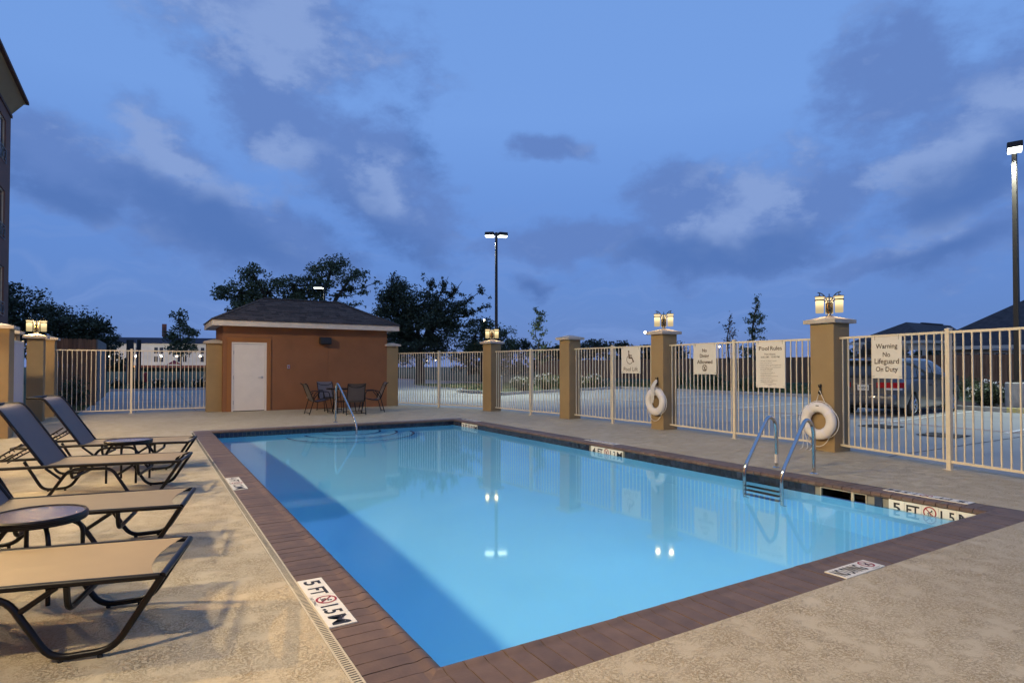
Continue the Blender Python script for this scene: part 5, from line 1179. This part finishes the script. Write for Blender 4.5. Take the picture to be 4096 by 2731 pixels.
for (dx, dy, dep, lb) in ((251, 818, 196, 'bright lamp post before the pale far hotel beside the cedar enclosure'), (312, 818, 197, 'bright lamp post before the pale far hotel near the dark posts'), (370, 818, 199, 'lamp post before the far hotel beside the red canopy'), (406, 818, 160, 'lamp post seen through the young leafy tree before the far hotel'), (460, 818, 201, 'bright lamp post before the far hotel beside the pump house pillar'),
                          (995, 808, 110, 'small far lamp under the dark oak'), (958, 826, 140, 'low far lamp beyond the lawn behind the fence'), (980, 827, 145, 'low far lamp pair beyond the lawn'), (1000, 826, 150, 'low far lamp near the two-headed pole'), (1056, 826, 150, 'low far lamp beside the lantern pillar'), (1652, 796, 160, 'far white lamp over the cedar fence by the no diving sign'), (1785, 800, 160, 'far white lamp over the cedar fence'), (1896, 798, 170, 'far white lamp beside the van pillar')):
    p_ = at(dx, dy, dep); far_lamp(p_.x, p_.y, p_.z, lb, False, .0016 * dep)
    if dep > 190:
        ld = bpy.data.lights.new('far_bulb', 'POINT'); ld.energy = 2600; ld.color = (1, .86, .66); ld.shadow_soft_size = .3; lo = bpy.data.objects.new('far_bulb', ld); C.objects.link(lo); lo.location = (p_.x - .6, p_.y - 1.0, p_.z)

# ------------------------------------------------------------------ pale far hotel
fh = thing('far_hotel', 'long pale three-storey hotel with dark roof beyond the lawn', 'building', (0, 0, 0), 0)
c0 = at(225, 800, 210); c1_ = at(640, 800, 225); d = Vector((c1_.x - c0.x, c1_.y - c0.y)); Lh = d.length; fh.location = (c0.x, c0.y, 0); fh.rotation_euler = (0, 0, math.atan2(d.y, d.x))
o = MB(); o.box(0, Lh, .3, 14, 1.8, 9.6)
cols = []; x = 3.0
while x < Lh - 3: cols += [x, x + 1.75]; x += 7.6
xs_ = sorted([0, Lh] + [q_ + s for q_ in cols for s in (-.62, .62)])
for a, b in zip(xs_, xs_[1:]):
    if any(abs((a + b) / 2 - q_) < .3 for q_ in cols):
        for za, zb in ((1.8, 3.0), (5.0, 6.0), (8.2, 9.6)): o.box(a, b, 0, .3, za, zb)
    else: o.box(a, b, 0, .3, 1.8, 9.6)
o.build('wall', 'far_wall', fh); MB().box(-.05, Lh, -.08, 14, 0, 1.8).build('brick_base', 'far_brick', fh)
for q_ in cols:
    for za, zb in ((3.0, 5.0), (6.0, 8.2)):
        w_ = MB().box(q_ - .62, q_ + .62, .2, .25, za, zb).build('window', 'window_glass', fh); MB().box(q_ - .62, q_ + .62, .12, .2, za, za + .5).build('grille', 'far_roof', w_)
MB().box(9.0, 11.5, -.12, -.09, .3, 1.6).build('lit_window', 'warm_window', fh)
o = MB(); o.add([(-1, -.8, 9.6), (Lh, -.8, 9.6), (Lh, 15, 9.6), (-1, 15, 9.6), (3, 5, 11.9), (Lh, 5, 11.9), (Lh, 9, 11.9), (3, 9, 11.9)], [(0, 3, 2, 1), (4, 5, 6, 7), (0, 1, 5, 4), (1, 2, 6, 5), (2, 3, 7, 6), (3, 0, 4, 7)]); o.build('roof', 'far_roof', fh)
p_ = at(377, 800, 235); sg = thing('pylon_sign', 'dark reddish roadside pylon sign rising above the far hotel roof', 'sign', (p_.x, p_.y, 0)); MB().box(-.5, .5, -.3, .3, 0, 13).build('mast', 'iron', sg); MB().box(-.8, .8, -.4, .4, 13, 18).build('panel', 'far_brick', sg)
hd_ = thing('hedge', 'dark clipped hedge along the foot of the far hotel', 'hedge', (0, 0, 0)); a_, b_ = at(240, 842, 170), at(640, 842, 185)
rs = np.random.RandomState(9); P_ = []
for s in np.linspace(0, 1, 260): q_ = a_.lerp(b_, s); P_.append(np.array((q_.x, q_.y, .45)) + rs.normal(size=(26, 3)) * np.array((.35, .35, .28)))
leaf_obj('foliage', leaves(np.concatenate(P_), .28, 9), 'leaf_dark', hd_)
cp = at(402, 830, 140); 
p_ = at(402 - 2, 833, 160); cn = thing('canopy_tent', 'small red pop-up canopy in front of the far hotel', 'canopy', (at(401, 833, 180).x - 0, at(401, 833, 180).y, 0))
cn.location = (*at(402 if False else 401, 833, 180).xy, 0); cn.location = (*at(400, 833, 180).xy, 0)
pc = at(400, 833, 180)
o = MB(); o.add([(-1.9, -1.9, 2.0), (1.9, -1.9, 2.0), (1.9, 1.9, 2.0), (-1.9, 1.9, 2.0), (0, 0, 3.3)], [(0, 1, 4), (1, 2, 4), (2, 3, 4), (3, 0, 4)]); o.build('roof', 'red_enamel', cn)
for sx in (-1.8, 1.8):
    for sy in (-1.8, 1.8): MB().tube([(sx, sy, 0), (sx, sy, 2.0)], .05, 6).build('leg', 'nickel', cn)
# dark posts and hydrant on the far lawn edge
for dx, dep, w_, lb in ((298, 46, .42, 'thick dark square post at the edge of the far lawn'), (318, 62, .38, 'second dark post standing behind the thick one on the far lawn')):
    p_ = at(dx, 860, dep); h_ = at(dx, 780, dep).z; ps = thing('dark_post', lb, 'post', (p_.x, p_.y, 0), .2); MB().bevbox(-w_ / 2, w_ / 2, -w_ / 2, w_ / 2, 0, h_, .02).build('shaft', 'black_metal', ps); MB().bevbox(-w_ / 2 - .05, w_ / 2 + .05, -w_ / 2 - .05, w_ / 2 + .05, 0, .12, .02).build('base', 'iron', ps)
p_ = at(335, 868, 50); hy = thing('fire_hydrant', 'red fire hydrant on the far lawn seen through the pickets', 'hydrant', (p_.x, p_.y, .03))
MB().lathe([(.0001, 0), (.2, 0), (.2, .06), (.13, .08), (.13, .62), (.17, .64), (.17, .70), (.14, .78), (.08, .86), (.0001, .90)], 14).build('barrel', 'red_enamel', hy, True)
MB().cyl(.07, -.24, .24, 10, T(0, 0, .5) @ Matrix.Rotation(R(90), 4, 'X')).build('nozzles', 'red_enamel', hy, True)

# ------------------------------------------------------------------ neighbour house
hs = thing('bungalow', 'single-storey bungalow with broad dark shingle roof behind the cedar fence', 'building', (0, 0, 0))
def hip(o, x0, x1, y0, y1, z0, ridge, zt, th=.05):
    (ax, ay), (bx_, by_) = ridge
    o.add([(x0, y0, z0), (x1, y0, z0), (x1, y1, z0), (x0, y1, z0), (ax, ay, zt), (bx_, by_, zt)], [(0, 3, 2, 1)])
    b = len(o.v) - 6
    if abs(ay - by_) > abs(ax - bx_): fs = [(0, 1, 4), (1, 2, 5, 4), (2, 3, 5), (3, 0, 4, 5)]
    else: fs = [(0, 1, 5, 4), (1, 2, 5), (2, 3, 4, 5), (3, 0, 4)]
    o.f += [tuple(i + b for i in f_) for f_ in fs]
o = MB(); o.box(52, 64, -8, 20.2, 0, 2.6)
o.build('wall', 'siding', hs)
for (ya, yb, za, zb) in ((18.1, 19.0, 1.2, 2.35), (16.9, 17.55, 1.2, 2.35), (15.9, 16.5, 1.2, 2.35), (13.2, 14.6, 1.2, 2.35)):
    w_ = MB().box(51.93, 51.99, ya, yb, za, zb).build('window', 'window_glass', hs); o = MB(); o.box(51.9, 51.93, ya - .08, ya, za, zb); o.box(51.9, 51.93, yb, yb + .08, za, zb); o.box(51.9, 51.93, ya - .08, yb + .08, zb, zb + .08); o.build('frame', 'fascia_paint', w_)
o = MB(); hip(o, 51.3, 64.7, -8.7, 21.4, 2.92, ((57.6, -2.2), (57.6, 16.0)), 6.9); o.build('roof', 'shingle_far', hs)
o = MB(); o.box(51.26, 51.3, -8.7, 21.4, 2.66, 2.92); o.box(51.3, 64.7, 21.4, 21.44, 2.66, 2.92); o.build('fascia', 'fascia_paint', hs)
o = MB(); hip(o, 48.0, 56, 19.25, 25.0, 3.34, ((51.0, 22.1), (58.5, 22.1)), 4.95); pr_ = o.build('porch_roof', 'shingle_far', hs)
o = MB(); o.box(47.96, 48.0, 19.21, 25.0, 3.12, 3.34); o.box(48.0, 56, 19.21, 19.25, 3.12, 3.34); o.box(48.25, 55.9, 19.5, 19.6, 2.62, 3.12); o.box(48.25, 48.35, 19.6, 24.8, 2.62, 3.12); o.build('porch_fascia', 'fascia_paint', hs)
for y in (19.6, 22.2, 24.7): MB().box(48.2, 48.4, y - .1, y + .1, 0, 2.62).build('porch_column', 'siding', hs)
MB().box(53.5, 57, 22.0, 22.2, 4.94, 5.02).build('ridge_vent', 'black_metal', hs)

# ------------------------------------------------------------------ minivan
van = thing('minivan', 'grey minivan with red tail lights and black roof box parked in the lot', 'van', (18.14, 7.36, LOT), R(4))
# local: x forward from the rear axle, y to the left; right side is y = -W
st = [(-.98, .62, .86, .98), (-.93, .30, .90, 1.0), (-.80, .24, .95, 1.04), (0, .22, .97, 1.02), (1.5, .22, .98, 1.0), (3.0, .22, .97, 1.0), (3.55, .25, .95, .98), (3.95, .30, .86, .90), (4.12, .42, .70, .78)]
def body_ring(x):
    # returns list of (y,z) for the right half from sill up to the roof centre
    w = np.interp(x, [-1.0, -.85, -.3, 1, 3, 3.6, 4.0, 4.15], [.80, .93, .975, .98, .97, .93, .80, .62])
    zb = np.interp(x, [-1.0, -.9, -.6, 0, 3.6, 4.15], [.50, .34, .26, .24, .24, .36])
    belt = np.interp(x, [-1.0, 0, 2.0, 2.9, 3.6, 4.15], [1.08, 1.06, 1.02, .99, .90, .72])
    roof = np.interp(x, [-1.0, -.90, -.78, -.5, .5, 1.5, 2.1, 2.5, 3.0, 3.25, 4.15], [1.10, 1.45, 1.64, 1.70, 1.745, 1.73, 1.67, 1.53, 1.22, 1.03, .74])
    roof = max(roof, belt + .02); tw = np.interp(x, [-1, -.7, 1, 2.2, 3.2, 4.15], [.70, .74, .74, .70, .80, .56])
    tw = min(tw, w - .02)
    return [(w * .93, zb), (w * .985, zb + .12), (w, .62 if .62 > zb + .15 else zb + .2), (w * .995, belt - .12), (w * .965, belt), ((w * .965 + tw) / 2 + .035, (belt + roof) / 2), (tw, roof - .05), (tw - .07, roof - .008), (tw * .5, roof + .012), (0, roof + .018)]
xs_ = [-1.0, -.95, -.88, -.78, -.6, -.42, -.2, 0, .2, .42, .8, 1.2, 1.6, 2.0, 2.4, 2.62, 2.84, 3.05, 3.25, 3.46, 3.7, 3.9, 4.05, 4.15]
o = MB(); rings = []
for x in xs_:
    rg = body_ring(x); full = [(-y, z) for y, z in rg] + [(y, z) for y, z in rg[::-1][1:]]
    # wheel arches: lift the sill over the wheels
    for ax in (0, 3.0):
        dxx = abs(x - ax)
        if dxx < .42:
            zz_ = .33 + math.sqrt(max(0, .40 ** 2 - dxx ** 2)); full = [(y, max(z, min(zz_, .74)) if abs(y) > .6 and z < .75 else z) for y, z in full]
    rings.append(len(o.v)); o.v += [(x, y, z) for y, z in full]
nr = len(full)
for a, b in zip(rings, rings[1:]): o.f += [(a + i, a + i + 1, b + i + 1, b + i) for i in range(nr - 1)] + [(a + nr - 1, a, b, b + nr - 1)]
o.f += [tuple(range(rings[0], rings[0] + nr)), tuple(range(rings[-1], rings[-1] + nr))[::-1]]
body = o.build('body', 'car_paint', van, True, 50)
# side glass
def gpt(x, f_, s, off=.004):
    rg = body_ring(x); a, b = np.array(rg[4]), np.array(rg[6]); m_ = np.array(rg[5]); p0 = a * (1 - f_) ** 2 + 2 * (m_ * 2 - (a + b) / 2) * f_ * (1 - f_) + b * f_ ** 2
    return (x, s * (p0[0] + off), p0[1])
for s in (-1, 1):
    for xa, xb, ta, tb_ in ((-.72, .30, .30, 0), (.36, 1.42, 0, 0), (1.50, 2.52, 0, .75), ):
        o = MB(); n = 10
        for i in range(n + 1):
            x = xa + (xb - xa) * i / n
            for f_ in (.06, .35, .65, .93): o.v.append(gpt(x, f_, s, .006))
        o.f = [(i * 4 + j, i * 4 + j + 1, (i + 1) * 4 + j + 1, (i + 1) * 4 + j) for i in range(n) for j in range(3)]
        o.build('side_window', 'window_glass', van, True)
    dl = MB(); dl.tube([gpt(1.46, 0, s, .004)[:2] + (.98,), (1.46, s * .978, .35)], .004, 4); dl.tube([(2.55, s * .968, .98), (2.55, s * .975, .35)], .004, 4); dl.tube([(.40, s * .98, .96), (.40, s * .985, .70)], .004, 4); dl.tube([(-.75, s * .955, .93), (1.4, s * .986, .91)], .006, 4); dl.build('door_seams', 'black_plastic', van)
    for x in (1.28, 1.62): MB().bevbox(x - .1, x + .1, s * .985 - .02, s * .985 + .02, .90, .94, .01).build('door_handle', 'car_paint', van)
    MB().bevbox(2.45, 2.62, s * 1.0, s * 1.2, 1.0, 1.16, .03).build('mirror', 'car_paint', van)
# rear glass, tail lights, plate, bumper
o = MB()
for i, (x, z) in enumerate(((-.995, 1.12), (-.955, 1.30), (-.90, 1.46), (-.83, 1.585))):
    w = (.80, .78, .75, .70)[i]; o.v += [(x - .012, y, z) for y in np.linspace(-w, w, 7)]
o.f = [(i * 7 + j, i * 7 + j + 1, (i + 1) * 7 + j + 1, (i + 1) * 7 + j) for i in range(3) for j in range(6)]
o.build('rear_window', 'window_glass', van, True)
MB().bevbox(-1.02, -.72, -.70, .70, 1.60, 1.655, .02).build('spoiler', 'black_plastic', van)
for s in (-1, 1):
    o = MB(); rr_ = [(-1.022, .36), (-1.022, .62), (-1.005, .80), (-.93, .915), (-.80, .962), (-.70, .975)]
    for x, y in rr_:
        for z in (.84, .91, 1.0): o.v.append((x + (.006 if x < -1 else 0), s * (y + .006), z))
    o.f = [(i * 3 + j, i * 3 + j + 1, (i + 1) * 3 + j + 1, (i + 1) * 3 + j) for i in range(5) for j in range(2)]
    tlp = o.build('tail_light', 'tail_red', van, True)
    o = MB()
    for x, y in rr_[1:5]:
        for z in (.785, .838): o.v.append((x + (.006 if x < -1 else 0), s * (y + .006), z))
    o.f = [(i * 2, i * 2 + 1, i * 2 + 3, i * 2 + 2) for i in range(3)]; o.build('reverse_lens', 'tail_clear', tlp, True)
MB().bevbox(-1.10, -.80, -.86, .86, .36, .66, .07).build('bumper', 'car_paint', van, True)
o = MB(); o.box(-1.104, -1.098, -.7, .7, .615, .63); o.build('bumper_groove', 'black_plastic', van)
mxp = frame_mx((-1.026, 0, .84), (0, -1, 0), (0, 0, 1))
pl_ = MB().bevbox(-.16, .16, -.08, .08, -.004, .006, .003, mxp).build('license_plate', 'plate', van)
o = MB(); line(o, '0582', mxp @ T(0, 0, .008), .05, -.005, height=.075, bold=.02); v_, f_ = flat_disc(.028, (-.095, 0)); o.add(v_, f_, mxp @ T(0, 0, .008)); o.build('plate_characters', 'ink', pl_)
MB().box(-1.03, -1.02, -.30, .30, .94, .965).build('tailgate_strip', 'alloy', van)
o = MB(); em = frame_mx((-1.03, 0, 1.03), (0, -1, 0), (0, 0, 1))
for a, b in (((-.035, -.03), (-.025, .03)), ((.035, -.03), (.025, .03)), ((-.03, 0), (.03, 0))): v_, f_ = flat_bar(a, b, .016); o.add(v_, f_, em)
o.build('tailgate_emblem', 'alloy', van)
for ax in (0, 3.0):
    for s in (-1, 1):
        mxw = T(ax, s * .85, .335) @ Matrix.Rotation(R(90) * -s, 4, 'X')
        wh = MB().lathe([(.20, -.10), (.31, -.11), (.335, -.08), (.335, .08), (.31, .105), (.235, .11), (.225, .08), (.20, .02)], 28, mxw).build('wheel', 'rubber', van, True)
        o = MB(); o.lathe([(.225, .10), (.235, .112), (.215, .115), (.205, .085), (.21, .02)], 28, mxw)
        for k in range(7):
            for dlt in (-.13, .13): a = 2 * math.pi * k / 7 + dlt; o.tube([(.045 * math.cos(a), .045 * math.sin(a), .085), (.215 * math.cos(a - dlt * .2), .215 * math.sin(a - dlt * .2), .10)], .014, 5, mxw)
        o.cyl(.055, .05, .10, 12, mxw); o.build('rim', 'alloy', wh, True); MB().cyl(.20, .0, .02, 20, mxw).build('brake_disc', 'iron', wh)
MB().bevbox(-.6, 3.4, -.78, .78, .20, .5, .05).build('underbody', 'black_plastic', van)
for s in (-1, 1): MB().tube(fillet([(-.55, s * .62, 1.715), (-.5, s * .62, 1.775), (1.55, s * .62, 1.79), (1.62, s * .62, 1.74)], .05, 3), .018, 8).build('roof_rail', 'black_plastic', van, True)
for x in (0, .95): MB().bevbox(x - .03, x + .03, -.62, .62, 1.785, 1.82, .01).build('cross_bar', 'black_plastic', van)
rb = thing('roof_box', 'black soft cargo box strapped on the grey van roof', 'roof box', (18.14, 7.36, LOT), R(4))
bm = bmesh.new(); bmesh.ops.create_cube(bm, size=1)
for v_ in bm.verts:
    top = v_.co.z > 0; sx = 1.12 if not top else .90; sy = 1.04 if not top else .84
    v_.co = Vector((.42 + v_.co.x * 1.15 * sx, v_.co.y * sy, 1.83 + (v_.co.z + .5) * .42))
bmesh.ops.bevel(bm, geom=bm.edges[:], offset=.09, segments=3, affect='EDGES'); me = bpy.data.meshes.new('shell'); bm.to_mesh(me); bm.free(); me.shade_smooth(); me.materials.append(M['black_plastic']); link('shell', me, rb)
MB().tube([(-.21, -.5, 1.98), (.42, -.512, 1.985), (1.05, -.5, 1.98)], .012, 6).build('zip_seam', 'iron', rb)
# drain grates in the lot
for (x, y, lb) in ((13.25, 3.55, 'square iron storm drain grate in the lot near the fence'), (14.1, 5.25, 'iron storm drain grate in the lot behind the van pillar')):
    g_ = thing('drain_grate', lb, 'drain', (x, y, LOT + .014), 0, 'storm drain grates')
    MB().box(-.34, .34, -.34, .34, .0, .004).build('pit', 'slot', g_)
    o = MB(); o.box(-.36, .36, -.36, -.33, 0, .012); o.box(-.36, .36, .33, .36, 0, .012); o.box(-.36, -.33, -.33, .33, 0, .012); o.box(.33, .36, -.33, .33, 0, .012); o.build('frame', 'iron', g_)
    for k in range(9): MB().box(-.33, .33, -.30 + k * .072, -.30 + k * .072 + .03, .004, .011).build('bar', 'iron', g_)
